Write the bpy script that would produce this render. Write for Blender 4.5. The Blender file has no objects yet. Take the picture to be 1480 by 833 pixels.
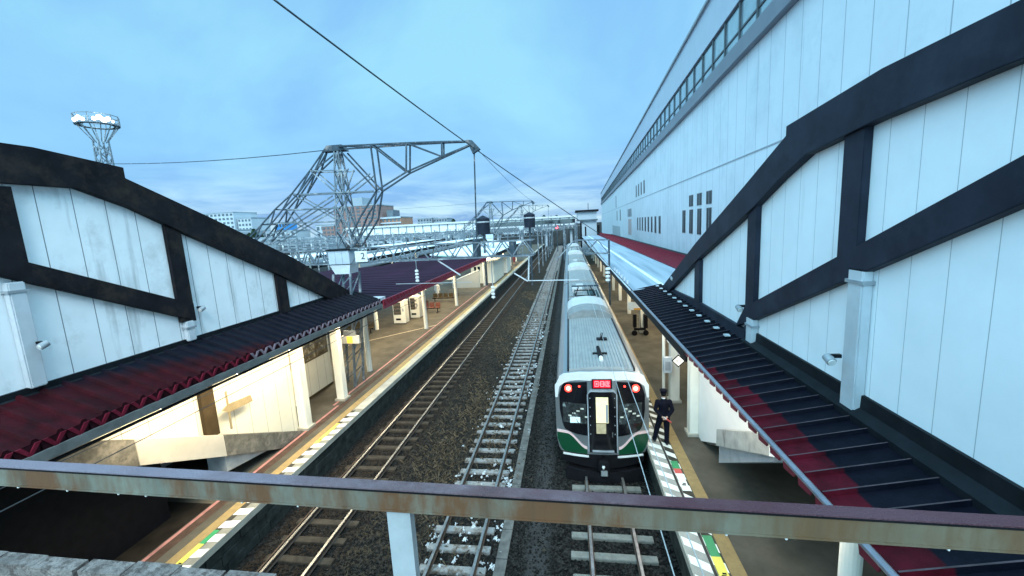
import bpy, bmesh, math, random
from mathutils import Vector, Matrix
random.seed(7)
S = bpy.context.scene
COL = S.collection
R = math.radians

# ---------------------------------------------------------------- camera
cam = bpy.data.cameras.new('camera'); co = bpy.data.objects.new('camera', cam); COL.objects.link(co)
r_ = Vector((0.9896048, 0.13350648, -0.05346369)); u_ = Vector((0.03224262, 0.1563278, 0.98717883)); d_ = Vector((-0.14015263, 0.97864071, -0.15039814))
M = Matrix((r_, u_, -d_)).transposed().to_4x4(); M.translation = (0, 0, 8.3)
co.matrix_world = M
cam.sensor_width = 36; cam.lens = 36 * 594 / 1480; cam.clip_start = 0.05; cam.clip_end = 5000
S.camera = co

# ---------------------------------------------------------------- sky, sun, exposure
W = bpy.data.worlds.new("World"); S.world = W; W.use_nodes = True
nt = W.node_tree; nt.nodes.clear()
def N(t, **k):
    n = nt.nodes.new(t)
    for a, b in k.items(): setattr(n, a, b)
    return n
SUN_EL, SUN_AZ = R(42), R(163)
sky = N('ShaderNodeTexSky', sky_type='NISHITA', sun_disc=False, sun_elevation=SUN_EL, sun_rotation=SUN_AZ, air_density=1.0, dust_density=0.6, ozone_density=2.0)
tc = N('ShaderNodeTexCoord')
mp = N('ShaderNodeMapping'); mp.inputs['Scale'].default_value = (1.0, 1.0, 1.5)
nz = N('ShaderNodeTexNoise'); nz.inputs['Scale'].default_value = 1.9; nz.inputs['Detail'].default_value = 7; nz.inputs['Roughness'].default_value = .52; nz.inputs['Distortion'].default_value = .35
cr = N('ShaderNodeValToRGB')
cr.color_ramp.elements[0].position = .36; cr.color_ramp.elements[0].color = (1.22, 3.0, 5.9, 1)
cr.color_ramp.elements[1].position = .68; cr.color_ramp.elements[1].color = (2.15, 4.75, 6.1, 1)
# low cloud bank close to the horizon
mp2 = N('ShaderNodeMapping'); mp2.inputs['Scale'].default_value = (1.0, 1.0, 6.0); mp2.inputs['Location'].default_value = (.7, .2, .4)
nz2 = N('ShaderNodeTexNoise'); nz2.inputs['Scale'].default_value = 3.4; nz2.inputs['Detail'].default_value = 8; nz2.inputs['Roughness'].default_value = .6; nz2.inputs['Distortion'].default_value = .5
cr2 = N('ShaderNodeValToRGB')
cr2.color_ramp.elements[0].position = .42; cr2.color_ramp.elements[0].color = (.95, 2.35, 4.7, 1)
cr2.color_ramp.elements[1].position = .62; cr2.color_ramp.elements[1].color = (3.6, 5.4, 6.2, 1)
sep = N('ShaderNodeSeparateXYZ')
mr = N('ShaderNodeMapRange'); mr.inputs['From Min'].default_value = .02; mr.inputs['From Max'].default_value = .17; mr.inputs['To Min'].default_value = .95; mr.inputs['To Max'].default_value = 0
mix1 = N('ShaderNodeMix', data_type='RGBA'); mix2 = N('ShaderNodeMix', data_type='RGBA'); mix2.inputs[0].default_value = .9
bg = N('ShaderNodeBackground'); bg.inputs['Strength'].default_value = .1
ow = N('ShaderNodeOutputWorld'); L = nt.links.new
L(tc.outputs['Generated'], mp.inputs[0]); L(mp.outputs[0], nz.inputs['Vector']); L(nz.outputs['Fac'], cr.inputs[0])
L(tc.outputs['Generated'], mp2.inputs[0]); L(mp2.outputs[0], nz2.inputs['Vector']); L(nz2.outputs['Fac'], cr2.inputs[0])
L(tc.outputs['Generated'], sep.inputs[0]); L(sep.outputs['Z'], mr.inputs['Value']); L(mr.outputs[0], mix1.inputs[0])
L(cr.outputs[0], mix1.inputs[6]); L(cr2.outputs[0], mix1.inputs[7])
# added sky glow behind the viewer, out of frame, to brighten the walls
vd = N('ShaderNodeVectorMath', operation='DOT_PRODUCT'); vd.inputs[1].default_value = (math.sin(SUN_AZ) * math.cos(SUN_EL), math.cos(SUN_AZ) * math.cos(SUN_EL), math.sin(SUN_EL))
mg = N('ShaderNodeMapRange', interpolation_type='SMOOTHSTEP'); mg.inputs['From Min'].default_value = -.05; mg.inputs['From Max'].default_value = .75
mix3 = N('ShaderNodeMix', data_type='RGBA'); mix3.inputs[7].default_value = (11.0, 20.5, 25.5, 1)
L(tc.outputs['Generated'], vd.inputs[0]); L(vd.outputs['Value'], mg.inputs['Value']); L(mg.outputs[0], mix3.inputs[0])
L(sky.outputs[0], mix2.inputs[6]); L(mix1.outputs[2], mix2.inputs[7]); L(mix2.outputs[2], mix3.inputs[6]); L(mix3.outputs[2], bg.inputs[0]); L(bg.outputs[0], ow.inputs[0])
sl = bpy.data.lights.new('sun', 'SUN'); sl.energy = 1.5; sl.angle = R(25); sl.color = (1, .98, .94)
so = bpy.data.objects.new('sun', sl); COL.objects.link(so)
sd = Vector((math.sin(SUN_AZ) * math.cos(SUN_EL), math.cos(SUN_AZ) * math.cos(SUN_EL), math.sin(SUN_EL)))
so.rotation_euler = (-sd).to_track_quat('-Z', 'Y').to_euler(); so.location = sd * 100
vs = S.view_settings; vs.view_transform = 'Standard'; vs.look = 'None'; vs.exposure = 0.75; vs.gamma = 1; vs.use_curve_mapping = False

# ---------------------------------------------------------------- materials
MATS = {}
def mat(name, col, rough=.6, metal=0, var=.2, scale=3, bump=0, bscale=None, emit=None, estr=0, col2=None, c2lo=.55, c2hi=.7, c2scale=2, groove=None, stretch=None, spec=.5, streak=None):
    """Principled paint with procedural tone variation, an optional second colour (rust, stain, snow), bump and panel joints."""
    if name in MATS: return MATS[name]
    m = bpy.data.materials.new(name); m.use_nodes = True; t = m.node_tree; n = t.nodes; l = t.links.new
    b = n['Principled BSDF']; b.inputs['Roughness'].default_value = rough; b.inputs['Metallic'].default_value = metal
    b.inputs['Specular IOR Level'].default_value = min(spec, .1) if (rough >= .5 and max(col) < .15 and not metal) else spec
    g = n.new('ShaderNodeNewGeometry'); pos = g.outputs['Position']
    if stretch:
        q = n.new('ShaderNodeMapping'); q.inputs['Scale'].default_value = stretch; l(pos, q.inputs[0]); pos = q.outputs[0]
    x = n.new('ShaderNodeTexNoise'); x.inputs['Scale'].default_value = scale; x.inputs['Detail'].default_value = 6; x.inputs['Roughness'].default_value = .62; l(pos, x.inputs['Vector'])
    rr = n.new('ShaderNodeValToRGB'); e = rr.color_ramp.elements
    e[0].position = .3; e[1].position = .72
    e[0].color = tuple(c * (1 - var) for c in col) + (1,); e[1].color = tuple(min(1, c * (1 + var)) for c in col) + (1,)
    l(x.outputs['Fac'], rr.inputs[0]); out = rr.outputs[0]
    def mixin(fac, color):
        nonlocal out
        k = n.new('ShaderNodeMix'); k.data_type = 'RGBA'; l(fac, k.inputs[0]); l(out, k.inputs[6]); k.inputs[7].default_value = tuple(color) + (1,); out = k.outputs[2]
    if col2:
        y = n.new('ShaderNodeTexNoise'); y.inputs['Scale'].default_value = c2scale; y.inputs['Detail'].default_value = 8; y.inputs['Roughness'].default_value = .7; l(pos, y.inputs['Vector'])
        a = n.new('ShaderNodeMapRange'); a.inputs['From Min'].default_value = c2lo; a.inputs['From Max'].default_value = c2hi; l(y.outputs['Fac'], a.inputs['Value']); mixin(a.outputs[0], col2)
    if streak:     # dirt runs: (colour, scale xyz, lo, hi)
        q = n.new('ShaderNodeMapping'); q.inputs['Scale'].default_value = streak[1]; l(g.outputs['Position'], q.inputs[0])
        y = n.new('ShaderNodeTexNoise'); y.inputs['Scale'].default_value = 1; y.inputs['Detail'].default_value = 5; l(q.outputs[0], y.inputs['Vector'])
        a = n.new('ShaderNodeMapRange'); a.inputs['From Min'].default_value = streak[2]; a.inputs['From Max'].default_value = streak[3]; l(y.outputs['Fac'], a.inputs['Value']); mixin(a.outputs[0], streak[0])
    if groove:      # (axis, spacing, offset, half width, colour)
        ax, sp, off, hw, gc = groove
        s = n.new('ShaderNodeSeparateXYZ'); l(g.outputs['Position'], s.inputs[0])
        a1 = n.new('ShaderNodeMath'); a1.operation = 'ADD'; a1.inputs[1].default_value = 1000 * sp - off; l(s.outputs[ax], a1.inputs[0])
        a2 = n.new('ShaderNodeMath'); a2.operation = 'PINGPONG'; a2.inputs[1].default_value = sp / 2; l(a1.outputs[0], a2.inputs[0])
        a3 = n.new('ShaderNodeMath'); a3.operation = 'LESS_THAN'; a3.inputs[1].default_value = hw; l(a2.outputs[0], a3.inputs[0]); mixin(a3.outputs[0], gc)
    l(out, b.inputs['Base Color'])
    if bump:
        z = n.new('ShaderNodeTexNoise'); z.inputs['Scale'].default_value = bscale or scale * 6; z.inputs['Detail'].default_value = 4; l(pos, z.inputs['Vector'])
        bp = n.new('ShaderNodeBump'); bp.inputs['Strength'].default_value = bump; bp.inputs['Distance'].default_value = .02; l(z.outputs['Fac'], bp.inputs['Height']); l(bp.outputs[0], b.inputs['Normal'])
    if emit:
        b.inputs['Emission Color'].default_value = tuple(emit) + (1,); b.inputs['Emission Strength'].default_value = estr
    m['n_out'] = 0
    MATS[name] = m
    return m

wallL = mat('stair wall panels', (.8, .83, .86), .55, 0, .06, 1.2, groove=(1, .62, .14, .009, (.16, .18, .2)), streak=((.4, .42, .43), (.5, 3.2, .35), .58, .76), col2=(.6, .62, .63), c2lo=.52, c2hi=.72, c2scale=1.3)
wallR = mat('right stair wall panels', (.77, .82, .86), .55, 0, .05, 1.0, groove=(1, .5, .0, .005, (.36, .41, .45)), streak=((.5, .53, .55), (.5, 2.8, .3), .62, .85))
bldwall = mat('station building cladding', (.7, .76, .81), .5, 0, .05, .3, groove=(1, 1.9, .6, .028, (.36, .42, .47)), streak=((.3, .35, .4), (.2, 1.5, .06), .64, .76), col2=(.58, .65, .7), c2lo=.5, c2hi=.7, c2scale=.25)
trim = mat('dark brown fascia', (.011, .010, .013), .55, 0, .45, 2.2, bump=.12, spec=.3, col2=(.042, .033, .026), c2lo=.48, c2hi=.75, c2scale=1.7)
trimR = mat('charcoal fascia', (.02, .023, .036), .5, 0, .35, 1.6, bump=.06, spec=.35, col2=(.035, .045, .065), c2lo=.5, c2hi=.8, c2scale=.9)
grey = mat('grey painted steel', (.3, .33, .36), .5, .2, .2, 3)
pipe = mat('light grey downpipe', (.48, .52, .56), .45, 0, .12, 2)
gutter = mat('weathered gutter', (.16, .17, .17), .5, .3, .3, 4, bump=.1)
steelw = mat('galvanised lattice steel', (.1, .13, .16), .55, 0, .3, 2.5, col2=(.42, .45, .47), c2lo=.52, c2hi=.68, c2scale=1.3)
steeld = mat('weathered dark lattice steel', (.04, .06, .08), .55, 0, .35, 2.5, col2=(.22, .2, .2), c2lo=.55, c2hi=.7)
cream = mat('white column paint', (.78, .76, .68), .5, 0, .06, 2, streak=((.45, .42, .33), (3, 3, .5), .62, .85))
creamwall = mat('cream panel wall', (.78, .75, .64), .5, 0, .05, 1.5, groove=(1, .62, .14, .008, (.3, .29, .25)), streak=((.5, .45, .33), (2, 2, .3), .62, .85))
conc = mat('platform asphalt', (.088, .08, .064), .8, 0, .3, 1.1, bump=.25, bscale=60, col2=(.06, .05, .042), c2lo=.5, c2hi=.75, c2scale=.5)
edgec = mat('platform edge concrete', (.36, .34, .29), .8, 0, .2, 2.5, bump=.2, bscale=50)
brick = mat('platform wall stone', (.03, .035, .034), .85, 0, .5, 3, bump=.5, bscale=20)
white_p = mat('white floor paint', (.78, .77, .72), .6, 0, .1, 5, col2=(.4, .37, .33), c2lo=.62, c2hi=.8, c2scale=6)
black_p = mat('dark floor paint', (.05, .045, .035), .6, 0, .3, 6, col2=(.3, .28, .24), c2lo=.6, c2hi=.85, c2scale=7)
tact = mat('ochre tactile paving', (.27, .185, .075), .7, 0, .2, 6, bump=.5, bscale=60, col2=(.2, .13, .05), c2lo=.55, c2hi=.8, c2scale=3)
pinkp = mat('faded pink line paint', (.36, .16, .15), .7, 0, .3, 5)
yell = mat('yellow sticker', (.75, .62, .1), .5, 0, .06, 5)
green = mat('green sticker', (.03, .25, .1), .5, 0, .1, 5)
redp = mat('red sticker', (.5, .07, .06), .5, 0, .1, 5)
rail_s = mat('rail head steel', (.3, .29, .28), .38, .8, .3, 8)
rail_r = mat('rusty rail web', (.06, .038, .026), .7, .3, .4, 8)
slp = mat('brown sleeper', (.045, .036, .028), .85, 0, .4, 5, bump=.4)
slpw = mat('snow dusted sleeper', (.26, .26, .26), .8, 0, .4, 5, bump=.4, col2=(.1, .08, .065), c2lo=.45, c2hi=.6, c2scale=5)
slpc = mat('pale concrete sleeper', (.15, .15, .135), .8, 0, .3, 6, bump=.3)
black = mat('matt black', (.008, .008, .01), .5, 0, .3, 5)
black_g = mat('gloss black panel', (.006, .006, .008), .12, 0, .2, 3)
glass_d = mat('dark window glass', (.012, .016, .02), .05, 0, .2, 2, spec=.8)
glass_s = mat('clerestory glass', (.34, .46, .54), .12, .5, .25, .5)
silver = mat('stainless steel body', (.36, .38, .4), .36, .8, .1, 1.5, stretch=(1, .15, 1))
trainroof = mat('train roof paint', (.27, .285, .285), .5, .1, .12, 2, streak=((.17, .18, .19), (5, .8, 5), .55, .8))
rim = mat('train front white', (.7, .71, .7), .3, .1, .05, 3)
tgreen = mat('train livery green', (.004, .05, .022), .3, 0, .1, 3)
tpink = mat('train livery pink band', (.72, .5, .48), .4, 0, .06, 3)
acg = mat('roof unit grey', (.2, .215, .22), .55, 0, .2, 3)
acw = mat('roof unit white', (.45, .47, .48), .5, 0, .08, 3)
suit = mat('navy uniform cloth', (.0045, .005, .0115), .8, 0, .2, 10, bump=.2)
skinm = mat('skin', (.5, .3, .22), .5, 0, .05, 10)
hairm = mat('black hair', (.01, .009, .009), .6, 0, .2, 30)
collar = mat('white shirt', (.75, .75, .75), .7, 0, .05, 8)
rusty = mat('railing side paint', (.135, .15, .125), .6, 0, .3, 5, bump=.2, col2=(.1, .045, .018), c2lo=.44, c2hi=.62, c2scale=3.2, stretch=(1, 1, .35), streak=((.07, .042, .022), (14, 1, .6), .55, .72))
railtop = mat('railing top paint', (.1, .065, .072), .65, 0, .3, 9, bump=.4, bscale=160, spec=.25, col2=(.16, .135, .16), c2lo=.45, c2hi=.62, c2scale=1.1)
railpost = mat('railing post paint', (.3, .33, .35), .5, 0, .15, 6, bump=.1, col2=(.12, .09, .06), c2lo=.6, c2hi=.75, c2scale=5)
oldpaint = mat('peeling white rail paint', (.17, .15, .14), .8, 0, .4, 16, bump=.5, col2=(.07, .055, .05), c2lo=.48, c2hi=.58, c2scale=22)
insul = mat('porcelain insulator', (.62, .64, .64), .3, 0, .1, 10)
wirem = mat('copper wire', (.05, .055, .06), .5, .4, .1, 10)
wirel = mat('bright wire', (.4, .42, .43), .5, .2, .1, 10)
tube = mat('lit tube', (.9, .9, .8), .5, 0, 0, 1, emit=(1, .86, .55), estr=9)
flood = mat('lit floodlight', (.9, .9, .8), .5, 0, 0, 1, emit=(1, .93, .75), estr=9)
redlamp = mat('lit tail lamp', (.6, .02, .02), .3, 0, 0, 1, emit=(1, .03, .02), estr=6)
redhot = mat('lit tail lamp core', (.8, .3, .2), .3, 0, 0, 1, emit=(1, .32, .2), estr=14)
led = mat('lit red display dots', (.6, .02, .02), .3, 0, 0, 1, emit=(1, .1, .12), estr=3.2)
ledbg = mat('display panel glow', (.15, .0, .01), .3, 0, 0, 1, emit=(.6, .0, .015), estr=.7)
cabin = mat('lit cabin interior', (.6, .55, .35), .5, 0, .25, 6, emit=(.62, .55, .26), estr=.62)
cabdim = mat('dim cabin interior', (.02, .024, .026), .5, 0, .95, 7, emit=(.2, .26, .24), estr=.02, col2=(.2, .24, .24), c2lo=.55, c2hi=.66, c2scale=4)
whiteroof = mat('pale canopy roofing', (.3, .37, .44), .5, 0, .12, .5, stretch=(1, .12, 1), streak=((.16, .22, .28), (3, .12, 1), .45, .7))
maroon = mat('maroon sheet roof', (.13, .008, .022), .5, 0, .2, .7, col2=(.1, .012, .03), c2lo=.5, c2hi=.7)
maroon_e = mat('maroon roof edge', (.2, .012, .03), .5, 0, .25, 2)
purple = mat('dark plum roofing', (.022, .0075, .02), .7, 0, .3, .8, stretch=(1, .2, 1))
flash = mat('dark lead flashing', (.009, .011, .014), .5, 0, .35, 3, bump=.1)
vend_w = mat('vending machine white', (.7, .69, .62), .4, 0, .04, 3)
bench_m = mat('brown bench seat', (.075, .055, .03), .5, 0, .2, 4)
farwall = mat('pale far wall', (.33, .38, .43), .7, 0, .12, .1)
farbrown = mat('brick apartment wall', (.2, .125, .115), .8, 0, .15, .1)
farorange = mat('orange brick wall', (.3, .16, .11), .8, 0, .12, .1)
farblue = mat('blue cladding', (.05, .22, .5), .5, 0, .1, .1)
fargrey = mat('grey apartment wall', (.2, .24, .28), .7, 0, .15, .1)
fardark = mat('far window glass', (.06, .08, .1), .15, 0, .3, .4)
leaf = mat('dark evergreen leaf', (.02, .04, .024), .7, 0, .5, .8)
bark = mat('brown bark', (.05, .035, .025), .9, 0, .3, 3)
drygrass = mat('dry grass blades', (.1, .08, .055), .9, 0, .5, 2)
snow = mat('old snow', (.5, .53, .56), .8, 0, .2, 8, bump=.4, col2=(.14, .13, .12), c2lo=.5, c2hi=.62, c2scale=16)
stone = mat('ballast stone', (.013, .0125, .012), .85, 0, .75, 22, col2=(.13, .125, .115), c2lo=.62, c2hi=.68, c2scale=26)
gutpipe = mat('eave pipe steel', (.3, .31, .36), .3, .6, .2, 4)
stainp = mat('stained grey panel', (.34, .35, .33), .6, 0, .25, 4, streak=((.05, .05, .045), (1, 2.6, .7), .56, .66))
transl = mat('pale stringer sheet', (.5, .47, .42), .5, 0, .1, 2)
wornsheet = mat('worn grey sheet', (.14, .135, .12), .7, 0, .4, 5, col2=(.24, .22, .19), c2lo=.5, c2hi=.65, c2scale=3)

def roofpaint(name, side):
    """Folded-plate roof: old maroon paint, with a darker navy area that steps rib by rib."""
    m = mat(name, (.055, .0028, .008) if side > 0 else (.026, .002, .0045), .55, 0, .6, 2.4, bump=.12, bscale=30, spec=.2, col2=(.014, .003, .006), c2lo=.55, c2hi=.75, c2scale=3)
    t = m.node_tree; n = t.nodes; l = t.links.new; b = n['Principled BSDF']
    old = b.inputs['Base Color'].links[0].from_socket
    g = n.new('ShaderNodeNewGeometry'); s = n.new('ShaderNodeSeparateXYZ'); l(g.outputs[0], s.inputs[0])
    def mth(op, a, v, v2=None):
        k = n.new('ShaderNodeMath'); k.operation = op
        (l(a, k.inputs[0]) if not isinstance(a, (int, float)) else setattr(k.inputs[0], 'default_value', a))
        (l(v, k.inputs[1]) if not isinstance(v, (int, float)) else setattr(k.inputs[1], 'default_value', v))
        return k.outputs[0]
    ys = mth('MULTIPLY', mth('FLOOR', mth('DIVIDE', s.outputs['Y'], .36), 0), .36)   # steps with the ribs
    nzz = n.new('ShaderNodeTexNoise'); nzz.inputs['Scale'].default_value = 1.3; nzz.noise_dimensions = '1D'; l(ys, nzz.inputs['W'])
    jit = mth('MULTIPLY', mth('SUBTRACT', nzz.outputs['Fac'], .5), .3)
    xs = mth('MULTIPLY', s.outputs['X'], side)
    if side > 0: lim = mth('ADD', mth('MINIMUM', mth('ADD', mth('MULTIPLY', ys, -.2), 4.55), 3.14), jit)
    else: lim = mth('ADD', mth('ADD', mth('MULTIPLY', ys, -.28), 11.9), jit)
    d = mth('SUBTRACT', xs, lim)
    a = n.new('ShaderNodeMapRange'); a.inputs['From Min'].default_value = -.03; a.inputs['From Max'].default_value = .0 if side > 0 else .4; l(d, a.inputs['Value'])
    k = n.new('ShaderNodeMix'); k.data_type = 'RGBA'; l(a.outputs[0], k.inputs[0]); l(old, k.inputs[6]); mt_ = n.new('ShaderNodeTexNoise'); mt_.inputs['Scale'].default_value = 2.6; mt_.inputs['Detail'].default_value = 9; mt_.inputs['Roughness'].default_value = .75; l(g.outputs[0], mt_.inputs['Vector'])
    mc_ = n.new('ShaderNodeValToRGB'); mc_.color_ramp.elements[0].position = .35; mc_.color_ramp.elements[0].color = (.001, .0018, .0055, 1); mc_.color_ramp.elements[1].position = .7; mc_.color_ramp.elements[1].color = (.006, .006, .013, 1)
    l(mt_.outputs['Fac'], mc_.inputs[0]); l(mc_.outputs[0], k.inputs[7]); l(k.outputs[2], b.inputs['Base Color'])
    return m
roofR = roofpaint('maroon and navy folded roof', 1)
roofL = roofpaint('maroon and black folded roof', -1)

def along_x(m, x0, x1, col, amt=.8):
    t = m.node_tree; n = t.nodes; l = t.links.new; b = n['Principled BSDF']; old = b.inputs['Base Color'].links[0].from_socket
    g = n.new('ShaderNodeNewGeometry'); s = n.new('ShaderNodeSeparateXYZ'); l(g.outputs[0], s.inputs[0])
    z = n.new('ShaderNodeTexNoise'); z.inputs['Scale'].default_value = 5; z.inputs['Detail'].default_value = 6; l(g.outputs[0], z.inputs['Vector'])
    d = n.new('ShaderNodeMath'); d.operation = 'MULTIPLY_ADD'; d.inputs[1].default_value = 1.2; l(z.outputs['Fac'], d.inputs[0]); l(s.outputs['X'], d.inputs[2])
    a = n.new('ShaderNodeMapRange'); a.inputs['From Min'].default_value = x0 + .6; a.inputs['From Max'].default_value = x1 + .6; a.inputs['To Max'].default_value = amt; l(d.outputs[0], a.inputs['Value'])
    k = n.new('ShaderNodeMix'); k.data_type = 'RGBA'; l(a.outputs[0], k.inputs[0]); l(old, k.inputs[6]); k.inputs[7].default_value = tuple(col) + (1,); l(k.outputs[2], b.inputs['Base Color'])
along_x(railtop, -.3, .5, (.062, .026, .036), .85)
along_x(railtop, -.9, -1.4, (.2, .185, .23), .6)
along_x(rusty, .0, .6, (.1, .068, .034), .65)

# ---------------------------------------------------------------- mesh builder
class MB:
    def __init__(s): s.v = []; s.f = []
    def add(s, vs, fs):
        o = len(s.v); s.v += [tuple(p) for p in vs]; s.f += [tuple(i + o for i in f) for f in fs]; return s
    def box(s, x0, x1, y0, y1, z0, z1):
        v = [(x, y, z) for x in (x0, x1) for y in (y0, y1) for z in (z0, z1)]
        return s.add(v, [(0, 1, 3, 2), (4, 6, 7, 5), (0, 4, 5, 1), (2, 3, 7, 6), (0, 2, 6, 4), (1, 5, 7, 3)])
    def beam(s, p0, p1, w, h=None, up=(0, 0, 1)):
        h = h or w; p0 = Vector(p0); p1 = Vector(p1); d = (p1 - p0).normalized(); up = Vector(up)
        if abs(d.dot(up)) > .97: up = Vector((1, 0, 0))
        a = d.cross(up).normalized() * w / 2; b = a.cross(d).normalized() * h / 2
        v = [p + i * a + j * b for p in (p0, p1) for i, j in ((-1, -1), (1, -1), (1, 1), (-1, 1))]
        return s.add(v, [(3, 2, 1, 0), (4, 5, 6, 7)] + [(i, (i + 1) % 4, 4 + (i + 1) % 4, 4 + i) for i in range(4)])
    def cyl(s, p0, p1, r0, r1=None, n=10, caps=True):
        r1 = r0 if r1 is None else r1; p0 = Vector(p0); p1 = Vector(p1); d = (p1 - p0).normalized()
        a = d.orthogonal().normalized(); b = d.cross(a); v = []
        for p, r in ((p0, r0), (p1, r1)):
            for i in range(n):
                t = 2 * math.pi * i / n; v.append(p + (a * math.cos(t) + b * math.sin(t)) * r)
        f = [(i, (i + 1) % n, n + (i + 1) % n, n + i) for i in range(n)]
        if caps: f += [tuple(range(n - 1, -1, -1)), tuple(range(n, 2 * n))]
        return s.add(v, f)
    def path(s, pts, r, n=6):
        for a, b in zip(pts[:-1], pts[1:]): s.cyl(a, b, r, r, n)
        return s
    def prism(s, poly, ax, a0, a1):
        """polygon in the two other axes (x,y,z order) extruded along axis ax"""
        def P(p, a):
            q = list(p); q.insert(ax, a); return tuple(q)
        n = len(poly); v = [P(p, a0) for p in poly] + [P(p, a1) for p in poly]
        return s.add(v, [tuple(range(n - 1, -1, -1)), tuple(range(n, 2 * n))] + [(i, (i + 1) % n, n + (i + 1) % n, n + i) for i in range(n)])
    def ball(s, c, r, n=10, m=6, sc=(1, 1, 1)):
        v = []; f = []
        for j in range(m + 1):
            ph = math.pi * j / m
            for i in range(n):
                t = 2 * math.pi * i / n
                v.append((c[0] + r * sc[0] * math.sin(ph) * math.cos(t), c[1] + r * sc[1] * math.sin(ph) * math.sin(t), c[2] + r * sc[2] * math.cos(ph)))
        for j in range(m):
            for i in range(n):
                f.append((j * n + i, j * n + (i + 1) % n, (j + 1) * n + (i + 1) % n, (j + 1) * n + i))
        return s.add(v, f)
    def lathe(s, c, prof, n=16):
        v = []; f = []
        for r, z in prof:
            for i in range(n):
                t = 2 * math.pi * i / n; v.append((c[0] + r * math.cos(t), c[1] + r * math.sin(t), c[2] + z))
        for j in range(len(prof) - 1):
            for i in range(n): f.append((j * n + i, j * n + (i + 1) % n, (j + 1) * n + (i + 1) % n, (j + 1) * n + i))
        return s.add(v, f)
    def plate(s, xs, lo, hi, yf, t):
        """strip along x that follows a curved front yf(x)"""
        v = []; f = []
        for x in xs:
            a, b = lo(x), hi(x); y = yf(x)
            v += [(x, y - t, a), (x, y - t, b), (x, y + .02, b), (x, y + .02, a)]
        for i in range(len(xs) - 1):
            for k in range(4): f.append((4 * i + k, 4 * i + (k + 1) % 4, 4 * i + 4 + (k + 1) % 4, 4 * i + 4 + k))
        f += [(0, 1, 2, 3), tuple(4 * (len(xs) - 1) + k for k in (3, 2, 1, 0))]
        return s.add(v, f)
    def build(s, name, m, parent=None, local=False, smooth=False, bevel=0):
        off = Vector(WL.get(parent.name, (0, 0, 0))) if (parent and not local) else Vector((0, 0, 0))
        me = bpy.data.meshes.new(name); me.from_pydata([tuple(Vector(p) - off) for p in s.v], [], s.f)
        bm = bmesh.new(); bm.from_mesh(me); bmesh.ops.recalc_face_normals(bm, faces=bm.faces)
        if bevel: bmesh.ops.bevel(bm, geom=list(bm.edges), offset=bevel, segments=2, affect='EDGES', clamp_overlap=True)
        bm.to_mesh(me); bm.free()
        me.materials.append(m)
        if smooth:
            for p in me.polygons: p.use_smooth = True
        o = bpy.data.objects.new(name, me); COL.objects.link(o)
        if parent: o.parent = parent; WL[o.name] = tuple(off)
        return o
WL = {}
def thing(name, label, cat, loc=(0, 0, 0), group=None, rz=0):
    o = bpy.data.objects.new(name, None); COL.objects.link(o); o.location = loc; o.rotation_euler = (0, 0, rz); o.empty_display_size = .3
    WL[o.name] = tuple(loc); o['label'] = label; o['category'] = cat
    if group: o['group'] = group
    return o
def tag(o, label, cat, group=None):
    o['label'] = label; o['category'] = cat
    if group: o['group'] = group
    return o
def kind(o, k='structure'): o['kind'] = k; return o
def copytree(o, parent=None):
    c = o.copy(); COL.objects.link(c)
    if parent: c.parent = parent
    for ch in [q for q in KIDS.get(o.name, [])] or list(o.children): copytree(ch, c)
    return c
KIDS = {}
def dup(o, loc, label, group=None, rz=None):
    c = copytree(o); c.location = loc; c['label'] = label
    if group: c['group'] = group
    if rz is not None: c.rotation_euler = (0, 0, rz)
    return c
def text(name, s, size, m, M4, parent, thick=.004):
    cu = bpy.data.curves.new(name, 'FONT'); cu.body = s; cu.size = size; cu.extrude = thick; cu.align_x = 'CENTER'; cu.align_y = 'CENTER'
    t = bpy.data.objects.new(name, cu); COL.objects.link(t)
    bpy.context.view_layer.update()
    me = bpy.data.meshes.new_from_object(t.evaluated_get(bpy.context.evaluated_depsgraph_get())); COL.objects.unlink(t); bpy.data.objects.remove(t)
    off = Vector(WL.get(parent.name, (0, 0, 0)))
    me.transform(Matrix.Translation(-off) @ M4); me.materials.clear(); me.materials.append(m)
    o = bpy.data.objects.new(name, me); COL.objects.link(o); o.parent = parent; WL[o.name] = tuple(off); return o
FACE = Matrix.Rotation(R(90), 4, 'X')     # text that faces -Y

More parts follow.
